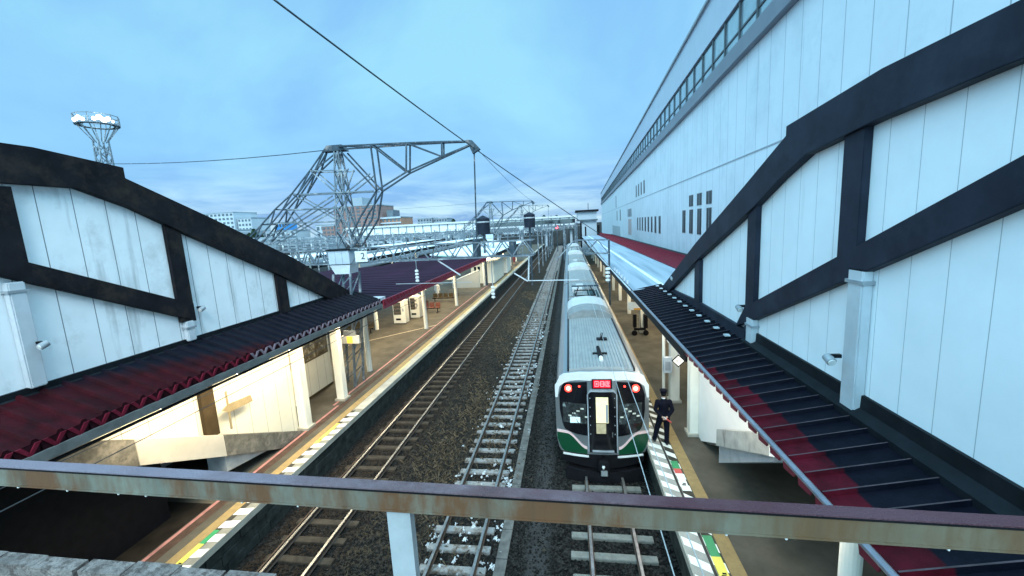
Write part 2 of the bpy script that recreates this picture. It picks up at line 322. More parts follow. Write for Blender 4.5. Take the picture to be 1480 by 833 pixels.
# ---------------------------------------------------------------- ground
def groundmat():
    m = bpy.data.materials.new('ballast ground'); m.use_nodes = True; t = m.node_tree; n = t.nodes; l = t.links.new; b = n['Principled BSDF']; b.inputs['Roughness'].default_value = .9; b.inputs['Specular IOR Level'].default_value = .08
    g = n.new('ShaderNodeNewGeometry'); s = n.new('ShaderNodeSeparateXYZ'); l(g.outputs[0], s.inputs[0])
    vo = n.new('ShaderNodeTexVoronoi'); vo.inputs['Scale'].default_value = 17; l(g.outputs[0], vo.inputs['Vector'])
    r = n.new('ShaderNodeValToRGB'); e = r.color_ramp.elements; e[0].color = (.003, .003, .003, 1); e[1].color = (.032, .03, .028, 1); e[0].position = .1; e[1].position = .9
    sp = n.new('ShaderNodeSeparateColor'); l(vo.outputs['Color'], sp.inputs[0]); l(sp.outputs[0], r.inputs[0]); out = r.outputs[0]
    def strip(x0, x1, col, scale, lo, hi, soft=.35):
        nonlocal out
        a = n.new('ShaderNodeMapRange'); a.inputs['From Min'].default_value = x0 - soft; a.inputs['From Max'].default_value = x0 + soft; l(s.outputs['X'], a.inputs['Value'])
        c = n.new('ShaderNodeMapRange'); c.inputs['From Min'].default_value = x1 + soft; c.inputs['From Max'].default_value = x1 - soft; l(s.outputs['X'], c.inputs['Value'])
        z = n.new('ShaderNodeTexNoise'); z.inputs['Scale'].default_value = scale; z.inputs['Detail'].default_value = 8; z.inputs['Roughness'].default_value = .72; l(g.outputs[0], z.inputs['Vector'])
        d = n.new('ShaderNodeMapRange'); d.inputs['From Min'].default_value = lo; d.inputs['From Max'].default_value = hi; l(z.outputs['Fac'], d.inputs['Value'])
        k1 = n.new('ShaderNodeMath'); k1.operation = 'MULTIPLY'; l(a.outputs[0], k1.inputs[0]); l(c.outputs[0], k1.inputs[1])
        k2 = n.new('ShaderNodeMath'); k2.operation = 'MULTIPLY'; l(k1.outputs[0], k2.inputs[0]); l(d.outputs[0], k2.inputs[1])
        k = n.new('ShaderNodeMix'); k.data_type = 'RGBA'; l(k2.outputs[0], k.inputs[0]); l(out, k.inputs[6]); k.inputs[7].default_value = col + (1,); out = k.outputs[2]
    strip(-8.8, -6.0, (.022, .015, .011), 2.2, .4, .6)          # rust stained bed of the left track
    strip(-6.2, -3.9, (.05, .04, .027), 3.5, .46, .62)        # dry weeds
    strip(-4.6, -1.9, (.032, .026, .02), 2.6, .45, .65)
    strip(-2.9, -1.6, (.5, .53, .56), 2.6, .64, .7, .5)        # old snow
    strip(-1.35, -.75, (.04, .04, .04), 1.5, .25, .5, .12)      # sandy walkway by the right track
    l(out, b.inputs['Base Color'])
    bp = n.new('ShaderNodeBump'); bp.inputs['Strength'].default_value = 1; bp.inputs['Distance'].default_value = .05; l(vo.outputs['Distance'], bp.inputs['Height']); l(bp.outputs[0], b.inputs['Normal'])
    return m
gm = groundmat()
o = MB().add([(-1500, -60, 0), (1500, -60, 0), (1500, 2500, 0), (-1500, 2500, 0)], [(0, 1, 2, 3)]).build('ground', gm); kind(o)

# loose ballast stones near the viewer: many small irregular stones in one stuff object
rb = random.Random(3)
mb = MB()
def stone_at(x, y, z, r):
    a = rb.uniform(0, 6.28); v = []
    for k in range(4):
        t = a + k * 1.57 + rb.uniform(-.4, .4); q = r * rb.uniform(.7, 1.2); v.append((x + math.cos(t) * q, y + math.sin(t) * q, z - .01))
    for k in range(3):
        t = a + .6 + k * 2.1; q = r * rb.uniform(.35, .7); v.append((x + math.cos(t) * q, y + math.sin(t) * q, z + r * rb.uniform(.6, 1.0)))
    mb.add(v, [(0, 1, 4), (1, 2, 5), (2, 3, 6), (0, 4, 6), (3, 0, 6), (1, 5, 4), (2, 6, 5), (4, 5, 6)])
for i in range(30000):
    y = 5.5 + 20 * rb.random() ** 1.7; x = rb.uniform(-8.5, 2.2)
    stone_at(x, y, 0.0, rb.uniform(.018, .045))
kind(mb.build('ballast_stones', stone), 'stuff')
mb = MB()
for i in range(1250):                        # thin irregular scraps of old snow beside the middle track
    y = 5.5 + 32 * rb.random() ** 1.4
    cl = math.sin(y * 1.7) + math.sin(y * .63 + 1) + .6 * math.sin(y * 4.1)
    if rb.random() > .4 + .3 * cl: continue
    x = rb.choice([rb.gauss(-2.25, .14), rb.gauss(-2.2, .2), rb.gauss(-3.09, .3), rb.gauss(-3.95, .15)])
    r = rb.uniform(.015, .07) * (1.5 if rb.random() < .1 else 1); n_ = 15; zz = .08 if abs(x + 3.09) < .5 else .028
    e_ = [r * rb.uniform(.15, 1.5) for _ in range(n_)]; k_ = rb.uniform(.5, 2.2)
    v = [(x + e_[k] * math.cos(6.283 * k / n_), y + k_ * e_[k] * math.sin(6.283 * k / n_), zz - .03) for k in range(n_)]
    v += [(x + .6 * e_[k] * math.cos(6.283 * k / n_), y + .6 * k_ * e_[k] * math.sin(6.283 * k / n_), zz + rb.uniform(0, .006)) for k in range(n_)] + [(x, y, zz + .005)]
    mb.add(v, [(k, (k + 1) % n_, n_ + (k + 1) % n_, n_ + k) for k in range(n_)] + [(n_ + k, n_ + (k + 1) % n_, 2 * n_) for k in range(n_)])
kind(mb.build('snow_patches', snow), 'stuff')
mb = MB()
for i in range(11000):                       # dry grass between the tracks
    y = 5.5 + 45 * rb.random() ** 1.6; x = rb.choice([rb.gauss(-5.0, .5), rb.gauss(-4.4, .4), rb.gauss(-3.1, .7)])
    cl = math.sin(y * .9 + x * 2.0) + math.sin(y * .37 + 2)
    if rb.random() > .42 + .3 * cl: continue
    h = rb.uniform(.06, .2); a = rb.uniform(0, 6.28); w = rb.uniform(.006, .014); dx = math.cos(a) * h * 1.1; dy = math.sin(a) * h * 1.1
    mb.add([(x - w, y, 0), (x + w, y, 0), (x + dx * .6 + w, y + dy * .6, h * .8), (x + dx, y + dy, h * .7)], [(0, 1, 2), (0, 2, 3)])
kind(mb.build('dry_grass', drygrass), 'stuff')

# cable trough and its lids along the middle track
mb = MB()
y = 3.0
while y < 120:
    mb.box(-2.06, -1.78, y, y + .98, 0, .06 + rb.uniform(-.008, .008)); y += 1
kind(mb.build('cable_trough', mat('dirty trough concrete', (.1, .1, .095), .85, 0, .4, 4, bump=.3, col2=(.3, .32, .33), c2lo=.58, c2hi=.7, c2scale=3)))

# ---------------------------------------------------------------- railway tracks
def track(x, y0, y1, sm, label, guard=False, hl=1.05):
    t = thing('railway_track', label, 'railway track', (x, 0, 0), 'parallel railway tracks')
    for s in (-1, 1):
        mb = MB(); c = x + s * .566
        mb.prism([(c - .065, .075), (c + .065, .075), (c + .02, .095), (c + .014, .17), (c - .014, .17), (c - .02, .095)], 1, y0, y1)
        rl = mb.build('rail', rail_r, t)
        MB().box(c - .034, c + .034, y0, y1, .171, .212).build('rail_head', rail_s, rl)
    if guard:
        MB().box(x - .566 - .16, x - .566 - .11, y0, y1, .075, .18).build('guard_rail', rail_r, t)
    first = None; k = 0; yy = 5.2; rest = MB()
    while yy < y1:
        if k < 100:
            if first is None:
                mb = MB().box(-hl, hl, -.11, .11, -.05, .078); first = mb.build('sleeper', sm, t, local=True, bevel=.012); o = first
            else:
                o = first.copy(); COL.objects.link(o); o.parent = t
            o.location = (rb.uniform(-.03, .03), yy, rb.uniform(-.012, .004)); o.rotation_euler = (0, 0, rb.uniform(-.012, .012))
        else: rest.box(-1.05, 1.05, yy - .11, yy + .11, -.05, .078)
        k += 1; yy += .675
    if rest.v: kind(rest.build('sleeper', sm, t, local=True), 'stuff')
    return t
track(.88, -6, 150, slpc, 'right railway track under the standing train with pale concrete sleepers')
track(-3.09, -6, 150, slpw, 'middle railway track with snow-dusted sleepers and weeds between its rails', False, .84)
track(-7.2, -6, 150, slp, 'left railway track with brown sleepers beside the stone platform wall', True, .95)

# ---------------------------------------------------------------- platforms (structure)
PZ = 1.05
XL, XR = -8.71, 2.3
o = MB().box(-22, XL - .42, -8, 150, -.2, PZ).build('platform_left', conc); kind(o)
o = MB().box(XL - .42, XL, -8, 150, PZ - .18, PZ + .004).build('platform_left_edge', edgec); kind(o)
o = MB().box(XR + .42, 13.5, -8, 150, -.2, PZ).build('platform_right', conc); kind(o)
o = MB().box(XR, XR + .42, -8, 150, PZ - .18, PZ + .004).build('platform_right_edge', edgec); kind(o)
# stone blocks of the left platform wall, uneven faces
mb = MB()
for row in range(3):
    y = -3 - .2 * (row % 2); z0 = .0 + row * .29
    while y < 90:
        w = rb.uniform(.42, .62) if y < 45 else 1.4; d = rb.uniform(0, .045)
        mb.box(XL - .42, XL - .07 + d, y, y + w - .025, z0 + .008, z0 + .275); y += w
mb.box(XL - .42, XL - .1, -8, 150, 0, .865)
kind(mb.build('platform_left_wall', brick))
o = MB().box(XR + .08, XR + .42, -8, 150, 0, .865).build('platform_right_wall', brick); kind(o)
# painted markings
def strip(name, x0, x1, y0, y1, z, m): return kind(MB().add([(x0, y0, z), (x1, y0, z), (x1, y1, z), (x0, y1, z)], [(0, 1, 2, 3)]).build(name, m))
strip('under_stair_shade_left', -13.3, -10.12, -6, 9.2, PZ + .004, mat('painted under-stair shade', (.014, .012, .01), .8, 0, .5, 2))  # dark strip: shade under the stair put into the floor colour
strip('tactile_paving_left', -9.42, -9.14, -6, 90, PZ + .012, tact)
strip('platform_line_left', -10.08, -9.98, -6, 15.5, PZ + .008, pinkp)
strip('platform_line_left', -10.30, -10.2, 15.5, 70, PZ + .008, pinkp)
strip('platform_kerb_line_left', -9.98, -9.72, -6, 60, PZ + .004, mat('brown worn strip', (.07, .045, .035), .8, 0, .3, 4))
strip('tactile_paving_right', 3.05, 3.36, -6, 60, PZ + .012, tact)
strip('platform_line_right', 2.72, 2.78, -6, 60, PZ + .008, mat('dark joint', (.05, .045, .04), .8))
# worn long yellow/white dashes further along the left edge
mb = MB()
y = 19
while y < 70:
    mb.add([(-9.12, y, PZ + .012), (-8.98, y, PZ + .012), (-8.98, y + 2.2, PZ + .012), (-9.12, y + 2.2, PZ + .012)], [(0, 1, 2, 3)]); y += 3.6
kind(mb.build('edge_dashes_left', mat('pale yellow paint', (.5, .42, .2), .7, 0, .2, 4)))
def hatch(name, m, x0, x1, ys, w, slant, z):
    mb = MB()
    for y in ys: mb.add([(x0, y, z), (x1, y + slant, z), (x1, y + slant + w, z), (x0, y + w, z)], [(0, 1, 2, 3)])
    return kind(mb.build(name, m))
ysL = [4 + .48 * i for i in range(23)]
strip('hatching_base_left', -9.12, XL - .01, 3.9, 15.2, PZ + .008, mat('grey hatch base', (.2, .19, .16), .7, 0, .2, 5))
hatch('hatching_white_left', white_p, -9.12, XL - .012, ysL, .25, .06, PZ + .012)
hatch('hatching_dark_left', black_p, -9.12, -8.98, [y + .25 for y in ysL[6:]], .23, .02, PZ + .012)
ysR = [3.4 + .52 * i for i in range(27)]
strip('hatching_base_right', XR + .02, 3.03, 3.3, 17.6, PZ + .006, mat('grey hatch base right', (.3, .29, .26), .7, 0, .2, 5))
hatch('hatching_white_right', white_p, XR + .03, 2.71, ysR, .25, -.24, PZ + .010)
hatch('hatching_white_right', white_p, 2.79, 3.03, ysR, .25, -.2, PZ + .010)
hatch('hatching_dark_right', black_p, 2.79, 3.03, [y + .25 for y in ysR], .27, -.2, PZ + .010)
kind(MB().add([(-14.8, 24.4, PZ + .008), (-14.72, 24.3, PZ + .008), (-10.2, 29.66, PZ + .008), (-10.28, 29.76, PZ + .008)], [(0, 1, 2, 3)]).build('platform_line_left', mat('pale line paint', (.4, .33, .24), .7, 0, .3, 6)))
# stickers on the platform
def sticker(x0, x1, y0, y1, parts, label):
    t = thing('floor_sticker', label, 'floor sticker', ((x0 + x1) / 2, (y0 + y1) / 2, PZ + .014), 'boarding stickers on the platform edges')
    for i, (a, b, m, nm) in enumerate(parts):
        MB().box(x0, x1, y0 + (y1 - y0) * a, y0 + (y1 - y0) * b, PZ + .014, PZ + .018).build(nm, m, t)
    # pictogram marks
    mb = MB(); yy = y0 + (y1 - y0) * .16; xm = (x0 + x1) / 2
    mb.box(xm - .05, xm + .05, yy, yy + .05, PZ + .018, PZ + .021); mb.box(xm - .02, xm + .06, yy + .07, yy + .11, PZ + .018, PZ + .021)
    mb.build('pictogram', black, t)
    return t
sticker(-9.14, -8.99, 6.9, 8.25, [(0, .66, yell, 'yellow_panel'), (.66, 1, green, 'green_panel')], 'long yellow and green boarding sticker nearest on the left platform edge')
sticker(-9.14, -9.0, 12.4, 13.9, [(0, 1, yell, 'yellow_panel')], 'plain yellow boarding sticker beside the white hatching of the left platform')
sticker(2.8, 3.0, 7.55, 8.9, [(0, .55, yell, 'yellow_panel'), (.55, 1, green, 'green_panel')], 'yellow and green boarding sticker nearest on the right platform edge')
sticker(2.8, 3.0, 10.5, 11.9, [(0, .55, white_p, 'white_panel'), (.55, .72, redp, 'red_panel'), (.72, 1, green, 'green_panel')], 'white red and green boarding sticker near the feet of the guard')
sticker(2.42, 2.62, 14.0, 15.6, [(0, 1, yell, 'yellow_panel')], 'yellow sticker beside the train front behind the guard')

# ---------------------------------------------------------------- footbridge, railing
t = thing('footbridge', 'footbridge deck the view is taken from', 'footbridge', (0, -1, 6.5))
MB().box(-16, 13, -3.2, 1.12, 6.35, 6.6).build('deck', conc, t)
MB().box(-16, 13, .9, 1.1, 5.9, 6.35).build('girder', grey, t)
MB().box(-22, -10.45, -1.2, -1.0, PZ, 6.3).build('light_block_wall', black, t)  # added dark walls, out of view, stop light entering under the bridge
MB().box(4.1, 13, -1.2, -1.0, PZ, 6.3).build('light_block_wall', black, t)
t = thing('railing', 'rust-stained steel railing crossing the foreground on a single grey post', 'railing', (-.6, 1.22, 6.6))
def sheared(mb, k=-.0215):
    mb.v = [(x, y, z + k * (x + .22)) for x, y, z in mb.v]; return mb
mb = MB(); x = -4.5
mb.box(-4.5, 4, 1.205, 1.25, 7.352, 7.4225); sheared(mb); mb.build('top_rail', rusty, t)
mb = MB().box(-4.5, 4, 1.2035, 1.2515, 7.423, 7.4275); sheared(mb).build('top_cap', railtop, t)
mb = MB().box(-4.5, 4, 1.2025, 1.204, 7.4165, 7.4228); sheared(mb).build('cap_joint_shade', black, t)  # black strip drawn for the shadow in the groove under the cap
mb = MB().box(-4.5, 4, 1.199, 1.2095, 7.3465, 7.3515); sheared(mb).build('bottom_lip', rusty, t)
MB().box(-.652, -.568, 1.209, 1.243, 6.6, 7.352 + .0075).build('post', railpost, t)
mb = MB()
for i in range(19): mb.box(-4.5 + .21 * i, -4.3 + .21 * i, 1.19 + rb.uniform(-.006, .006), 1.25 + rb.uniform(-.008, .008), 6.93, 7.018 + rb.uniform(-.005, .005))
sheared(mb, -.012).build('lower_rail', oldpaint, t)
for i, xx in enumerate((-2.33, -2.18, -1.95, -1.72, -1.60, -1.2, -.98, -.35, .45, .62, 1.05)):
    zz = 7.343 - .0215 * (xx + .22)
    MB().ball((xx, 1.2045, zz), .0045, 8, 5, (1, 1, 1.25)).build('water_drop', insul, t, smooth=True)

# ---------------------------------------------------------------- covered stairways
def stairway(side, xw, wm, tm, cw, label):
    sgn = side; out = -sgn          # wall faces the tracks: +x on the left, -x on the right
    t = thing('covered_stairway', label, 'covered stairway', (xw + sgn * 1.5, 8, PZ))
    zk = 10.05; zf = 9.45
    b = xw + sgn * .12
    x0, x1 = sorted((xw, b))
    top = lambda y: 9.72 - .447 * (y - 8.35)
    # wall leaf above the canopy
    poly = [(-2, 5.2), (17.6, 5.2), (17.6, top(17.6) - .2), (8.35, 9.6), (8.2, 9.8), (-2, 9.8)]
    MB().prism(poly, 0, x0, x1).build('wall', wm, t)
    # wall leaf below the canopy with the sloping stair soffit line
    poly = [(13.4, PZ + .01), (13.4, 5.2), (-2, 5.2), (-2, 5.15), (4.9, 5.15), (9.7, 2.78), (13.1, PZ + .01)]
    MB().prism(poly, 0, x0, x1).build('lower_wall', cw, t)
    # fascia along the roof edge
    def bar(name, pts, pr, m=tm):
        a0, a1 = sorted((xw + out * .001, xw + out * pr)); return MB().prism(pts, 0, a0, a1).build(name, m, t, bevel=.008)
    bar('roof_fascia', [(-2, 10.32), (7.0, 10.3), (8.63, 10.12), (8.63, 9.88), (10.86, 8.97), (14.25, 7.5), (18.07, 5.55), (18.07, 5.2), (16.4, 5.5), (13.05, 7.13), (10, 8.52), (8.61, 9.2), (7.6, 9.57), (-2, 9.56)] if side < 0 else [(-2, 10.0), (6.0, 9.97), (8.25, 9.78), (8.25, 9.62), (10.02, 8.87), (13.46, 7.46), (17.85, 5.47), (17.85, 5.1), (16.9, 5.37), (13.49, 6.87), (9.42, 8.43), (8.41, 8.88), (7.58, 9.19), (6.1, 9.36), (4.49, 9.47), (-2, 9.55)], .16)
    bar('middle_trim', [(-2, 6.82 + .444 * 11.44), (9.44, 6.82), (9.84, 6.66), (9.84, 6.16), (6.19, 7.85), (-2, 7.85 + .46 * 8.19)] if side < 0 else
        [(-2, 6.35 + .447 * 11.44), (9.44, 6.35), (9.84, 6.17), (10.3, 5.62), (9.4, 5.96), (-2, 5.96 + .441 * 11.4)], .13)
    for yy, w, zb in ((6.5, .42, 7.9), (9.64, .42, 6.2 if side < 0 else 5.6), (13.45, .5, 5.6)):
        zt = 9.4 if yy < 7.6 else (8.6 - .44 * (yy - 9.42)) if side > 0 else (8.72 - .458 * (yy - 9.52))
        if yy < 7: zb = 7.9 if side < 0 else 7.45
        if side < 0 and yy < 7: yy = 6.3; w = .55
        bar('post', [(yy - w / 2, zb), (yy + w / 2, zb), (yy + w / 2, zt + .12), (yy - w / 2, zt + .12)], .11)
    if side > 0:
        bar('base_trim', [(9.85, 5.36), (17.9, 5.2), (17.9, 5.42), (13.7, 5.62), (9.85, 5.63)], .1)
    # roof slab set behind the fascia
    X0, X1 = sorted((xw + sgn * .1, xw + sgn * 3.0))
    MB().prism([(-2, 9.55), (8.2, 9.55), (17.8, 5.15), (17.8, 4.95), (8.2, 9.3), (-2, 9.3)], 0, X0, X1).build('roof', flash, t)
    X2, X3 = sorted((xw + sgn * 3.0, xw + sgn * 3.12))
    MB().prism([(-2, PZ), (17.6, PZ), (17.6, 5.2), (8.35, 9.5), (-2, 9.5)], 0, X2, X3).build('far_wall', wm, t)
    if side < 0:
        MB().prism([(-1, PZ), (8.6, PZ), (8.6, 3.2), (4.7, 5.1), (-1, 5.1)], 0, xw + sgn * .45, xw + sgn * .4).build('under_stair_shade_panel', black, t)  # added black panel, stands in for the darkness under the stair
    # stair flight with its soffit
    MB().prism([(2.0, 6.4), (12.9, PZ + .02), (13.3, PZ + .02), (13.3, PZ + .3), (2.0, 6.75)], 0, *sorted((xw + sgn * .13, xw + sgn * 2.98))).build('stair_flight', wornsheet, t)
    # stringer sheets along the soffit line
    a0, a1 = sorted((xw + out * .002, xw + out * .3))
    zl = lambda y: PZ + .02 + (13.2 - y) * .493
    for i, (ya, yb, m) in enumerate(((9.9, 13.15, wornsheet), (7.6, 9.9, transl), (5.4, 7.6, wornsheet)) if side < 0 else ((8.05, 10.9, stainp), (5.6, 8.05, cw))):
        dz0, dz1 = (-.62, .04) if side < 0 else (-.05, .42)
        MB().prism([(ya, max(PZ + .01, zl(ya) + dz0)), ((yb - 1.1 if yb > 13 else yb), max(PZ + .01, zl(yb) + dz0)), (yb, max(PZ + .02, zl(yb) + dz0)), (yb, zl(yb) + dz1), (ya, zl(ya) + dz1)], 0, a0, a1).build('stringer_sheet', m, t, bevel=.01)
        if ya > 8: MB().prism([(ya, max(PZ, zl(ya) + dz0 - (.12 if side > 0 else .5))), (yb, max(PZ, zl(yb) + dz0 - .5)), (yb, max(PZ + .03, zl(yb) + dz0 + .03)), (ya, zl(ya) + dz0 + .03)], 0, *sorted((xw + sgn * .4, xw + out * .22))).build('stringer_lip', grey, t)
    if side < 0:
        a0, a1 = sorted((xw + out * .002, xw + out * .12)); MB().box(a0, a1, 9.56, 9.98, 2.75, 5.2).build('dark_post', mat('dark brown post', (.05, .036, .02), .6, 0, .3, 3), t)
    # junction flashing with the canopy
    a0, a1 = sorted((xw + out * .002, xw + out * .2))
    MB().prism([(a0, 5.36), (a1, 5.36), (a1, 5.47), ((xw + out * .06), 5.6), ((xw + out * .06), 5.72), (xw + out * .002, 5.72)] if side < 0 else
               [(xw + out * .002, 5.68), (xw + out * .05, 5.68), (xw + out * .06, 5.5), (a0, 5.42), (a0, 5.3), (xw + out * .002, 5.3)], 1, 1.5, 17.6 if side < 0 else 9.8).build('flashing', flash, t)
    # downpipes with straps
    for yy, w, z1, z0 in (((6.3, .26, 7.75, 5.7), (9.63, .24, 6.2, 5.66)) if side < 0 else ((6.22, .3, 7.45, 5.42), (9.52, .3, 6.0, 5.4))):
        a0, a1 = sorted((xw + out * .003, xw + out * .15))
        dp = MB().box(a0, a1, yy - w / 2, yy + w / 2, z0, z1).build('downpipe', pipe, t, bevel=.02)
        a0, a1 = sorted((xw + out * .002, xw + out * .165))
        MB().box(a0, a1, yy - w / 2 - .03, yy + w / 2 + .03, z1 - .2, z1 - .15).build('strap', grey, dp)
    return t
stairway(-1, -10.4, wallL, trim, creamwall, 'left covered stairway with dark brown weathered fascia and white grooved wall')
stairway(1, 4.05, wallR, trimR, mat('white under-stair wall', (.8, .8, .78), .5, 0, .05, 1.2, streak=((.5, .48, .42), (2, 2, .3), .64, .85)), 'right covered stairway with charcoal fascia and wide clean white wall')

def ring_camera(x, y, z, out, label):
    t = thing('wall_camera', label, 'camera', (x, y, z), 'small round cameras on the stairway walls')
    MB().beam((x, y, z + .05), (x + out * .16, y, z + .05), .06, .05).build('bracket', flash, t)
    MB().cyl((x + out * .16, y + .04, z + .03), (x + out * .16, y - .08, z - .02), .065, .065, 16).build('housing', grey, t)
    MB().cyl((x + out * .16, y - .081, z - .021), (x + out * .16, y - .1, z - .028), .05, .05, 16).build('lens', insul, t)
ring_camera(-10.25, 6.4, 6.5, 1, 'small round camera on the downpipe of the left stairway wall')
ring_camera(-10.4, 10.05, 6.45, 1, 'small round camera on the left stairway wall beside the dark post')
ring_camera(3.9, 6.4, 6.1, -1, 'small round camera on the wide downpipe of the right stairway wall')
ring_camera(4.05, 10.06, 6.1, -1, 'small round camera on the white wall under the right stairway trim')
ring_camera(4.05, 16.4, 5.95, -1, 'small round camera near the low end of the right stairway')

# ---------------------------------------------------------------- near canopies with folded-plate roofs
def folded(x0, z0, x1, z1, y0, y1, per=.36, h=.13, thick=.012, cuts=(.46, .64, .82)):
    """trapezoid folded sheet; ribs run from (x0,z0) to (x1,z1)"""
    prof = []; y = y0
    while y < y1 - 1e-6:
        prof += [(y, 0), (y + per * cuts[0], 0), (y + per * cuts[1], h), (y + per * cuts[2], h)]; y += per
    prof.append((y, 0)); v = []; f = []
    for yy, dz in prof: v += [(x0, yy, z0 + dz), (x1, yy, z1 + dz), (x1, yy, z1 + dz - thick), (x0, yy, z0 + dz - thick)]
    for i in range(len(prof) - 1):
        a, b = 4 * i, 4 * i + 4
        for k in range(4): f.append((a + k, a + (k + 1) % 4, b + (k + 1) % 4, b + k))
    return MB().add(v, f)
def near_canopy(side, xe, ze, xw, zw, yend, rm, label, cols, xc):
    t = thing('platform_canopy', label, 'platform canopy', ((xe + xw) / 2, 8, PZ))
    rs = folded(xe, ze, xw, zw, 1.4, yend, .36, .06 if side < 0 else .055, .012, (.62, .72, .88) if side < 0 else (.85, .89, .94)).build('roof_sheet', rm, t)
    if side > 0:
        rs.data.materials.append(mat('painted ridge highlight', (.06, .038, .045), .45, 0, .5, 5))  # ridge tops coloured lighter as painted highlight lines
        for p_ in rs.data.polygons:
            if p_.normal.z > .97 and p_.center.z + PZ - (ze + (zw - ze) * .5) > .03 and p_.area < .2: p_.material_index = 1
    s = 1 if side > 0 else -1
    if side < 0:
        # folded ends closed by plates, V-shaped teeth hang in front of them, gutter below
        mb = MB(); mt = MB(); mt2 = MB(); y = 1.4
        while y < yend - .1:
            p_ = .36; mb.prism([(y - .02, ze - .2), (y + p_ + .02, ze - .2), (y + p_, ze - .008), (y + .88 * p_, ze + .05), (y + .72 * p_, ze + .05), (y + .62 * p_, ze - .008), (y, ze - .008)], 0, xe - .03, xe - .008)
            q_ = mt if y < 9.8 else mt2
            q_.prism([(y + .02, ze + .0), (y + .1, ze + .0), (y + .19, ze - .13), (y + .28, ze + .0), (y + .36, ze + .0), (y + .19, ze - .22)], 0, xe + .004, xe + .03); y += p_
        mb.build('eave_board', mat('dark maroon board', (.03, .006, .01), .6), t)
        mt.build('eave_teeth', mat('maroon tooth paint', (.12, .01, .022), .5, 0, .3, 3), t); mt2.build('eave_teeth', mat('faded plum tooth paint', (.2, .15, .18), .5, 0, .3, 3), t)
        g = MB().prism([(xe - .12, ze - .19), (xe + .1, ze - .19), (xe + .1, ze - .16), (xe + .12, ze - .16), (xe + .12, ze - .34), (xe - .12, ze - .34)], 1, 1.4, yend).build('gutter', gutter, t)
        MB().cyl((xe + .04, 1.4, ze - .42), (xe + .04, yend, ze - .42), .035, .035, 8).build('conduit', black, t)
    else:
        MB().cyl((xe - .05, 1.4, ze + .03), (xe - .05, yend, ze + .03), .038, .038, 10).build('eave_pipe', gutpipe, t)
        mb = MB(); y = 1.5
        while y < 10:
            mb.prism([(y + .02, ze - .02), (y + .34, ze - .02), (y + .3, ze - .16), (y + .06, ze - .13)], 0, xe - .02, xe); y += .36
        mb.build('eave_closer', maroon_e, t)
        MB().box(xe - .02, xe + .02, 10, yend, ze - .3, ze - .02).build('eave_board', black, t)
        mb = MB(); y = 10.2
        while y < yend: mb.box(xw - .34, xw - .22, y, y + .14, ze + .26, ze + .29); y += .72
        mb.build('snow_stop', pipe, t)
    # beams and columns
    for yc in cols: MB().beam((xe + s * .12, yc, ze - .3), (xw - s * .02, yc, zw - .22), .12, .22).build('beam', cream, t)
    for yc in cols:
        c = MB().box(xc - .17, xc + .17, yc - .17, yc + .17, PZ, ze - .05).build('column', cream, t, bevel=.015)
        MB().box(xc - .24, xc + .24, yc - .24, yc + .24, PZ, PZ + .09).build('plinth', edgec, c)
    return t
near_canopy(-1, -9.0, 5.12, -10.34, 5.58, 18.2, roofL, 'left low canopy with maroon folded roof running along the stairway wall', (1.9, 13.55, 16.17), -10.2)
MB().box(-10.3, -9.02, 18.21, 18.9, 5.05, 5.2).build('end_gutter', pipe, bpy.data.objects['platform_canopy'])
near_canopy(1, 2.72, 5.12, 4.0, 5.36, 18.4, roofR, 'right low canopy with red and navy folded roof beside the train', (13.6, 16.2), 3.95)
MB().cyl((3.42, 5.15, PZ), (3.42, 5.15, 5.0), .12, .12, 18).build('round_column', cream, bpy.data.objects['platform_canopy.001'], smooth=False)

# ---------------------------------------------------------------- station building on the right
ang = -math.atan(.04)
B = thing('station_building', 'huge white station building with a long clerestory window band', 'station building', (11.5, 0, 0), None, ang)
YB = 300
MB().box(0, 30, -30, YB, 0, 19.3).build('wall', bldwall, B, local=True)
MB().box(-.03, -.001, -30, YB, 12.32, 12.42).build('joint_strip', mat('grey joint strip', (.32, .36, .4), .6), B, local=True)
MB().box(-.45, 29, -30, YB, 19.3, 20.4).build('ledge', mat('grey ledge cladding', (.2, .22, .26), .45, .2, .1, .5), B, local=True)
MB().box(-.08, 29, -30, YB, 20.4, 23.2).build('clerestory_core', mat('dark clerestory reveal', (.06, .07, .085), .5), B, local=True)
MB().prism([(-.35, 23.2), (29, 23.2), (29, 29), (.6, 27.0), (-.3, 26.7)], 1, -30, YB).build('roof', mat('bluish metal roof edge', (.5, .55, .64), .38, .3, .06, .6), B, local=True)
MB().box(-.52, -.27, -30, YB, 26.7, 26.95).build('roof_gutter', grey, B, local=True)
first = None; y = 2.0; k = 0
while y < 285:
    if first is None:
        fr = MB(); fr.box(-.26, -.085, -.12, .12, 20.4, 23.2); fr.box(-.22, -.085, .12, 3.08, 21.2, 21.34); fr.box(-.22, -.085, .12, 3.08, 23.06, 23.2); fr.box(-.22, -.085, .12, 3.08, 20.4, 20.5)
        first = fr.build('window', mat('dark window frame', (.05, .06, .07), .4, .3), B, local=True)
        pn = MB().box(-.15, -.085, .12, 3.08, 20.5, 23.06).build('pane', glass_s, first, local=True); KIDS[first.name] = [pn]
        o = first
    else: o = copytree(first, B)
    o.location = (0, y, 0); y += 3.2; k += 1
wing = mat('dull dark window', (.014, .02, .024), .35, 0, .3, .8, spec=.2)
def wwin(y0, y1, z0, z1, m=wing, nm='window'):
    f = MB().box(-.02, .0, y0 - .08, y1 + .08, z0 - .08, z1 + .08).build(nm, mat('pale window surround', (.6, .63, .66), .5), B, local=True)
    MB().box(-.03, -.021, y0, y1, z0, z1).build('pane', m, f, local=True)
    MB().box(-.045, -.031, (y0 + y1) / 2 - .04, (y0 + y1) / 2 + .04, z0, z1).build('mullion', grey, f, local=True)
for i in range(4): wwin(40.6 + 3.35 * i, 42.2 + 3.35 * i, 6.35, 8.95)
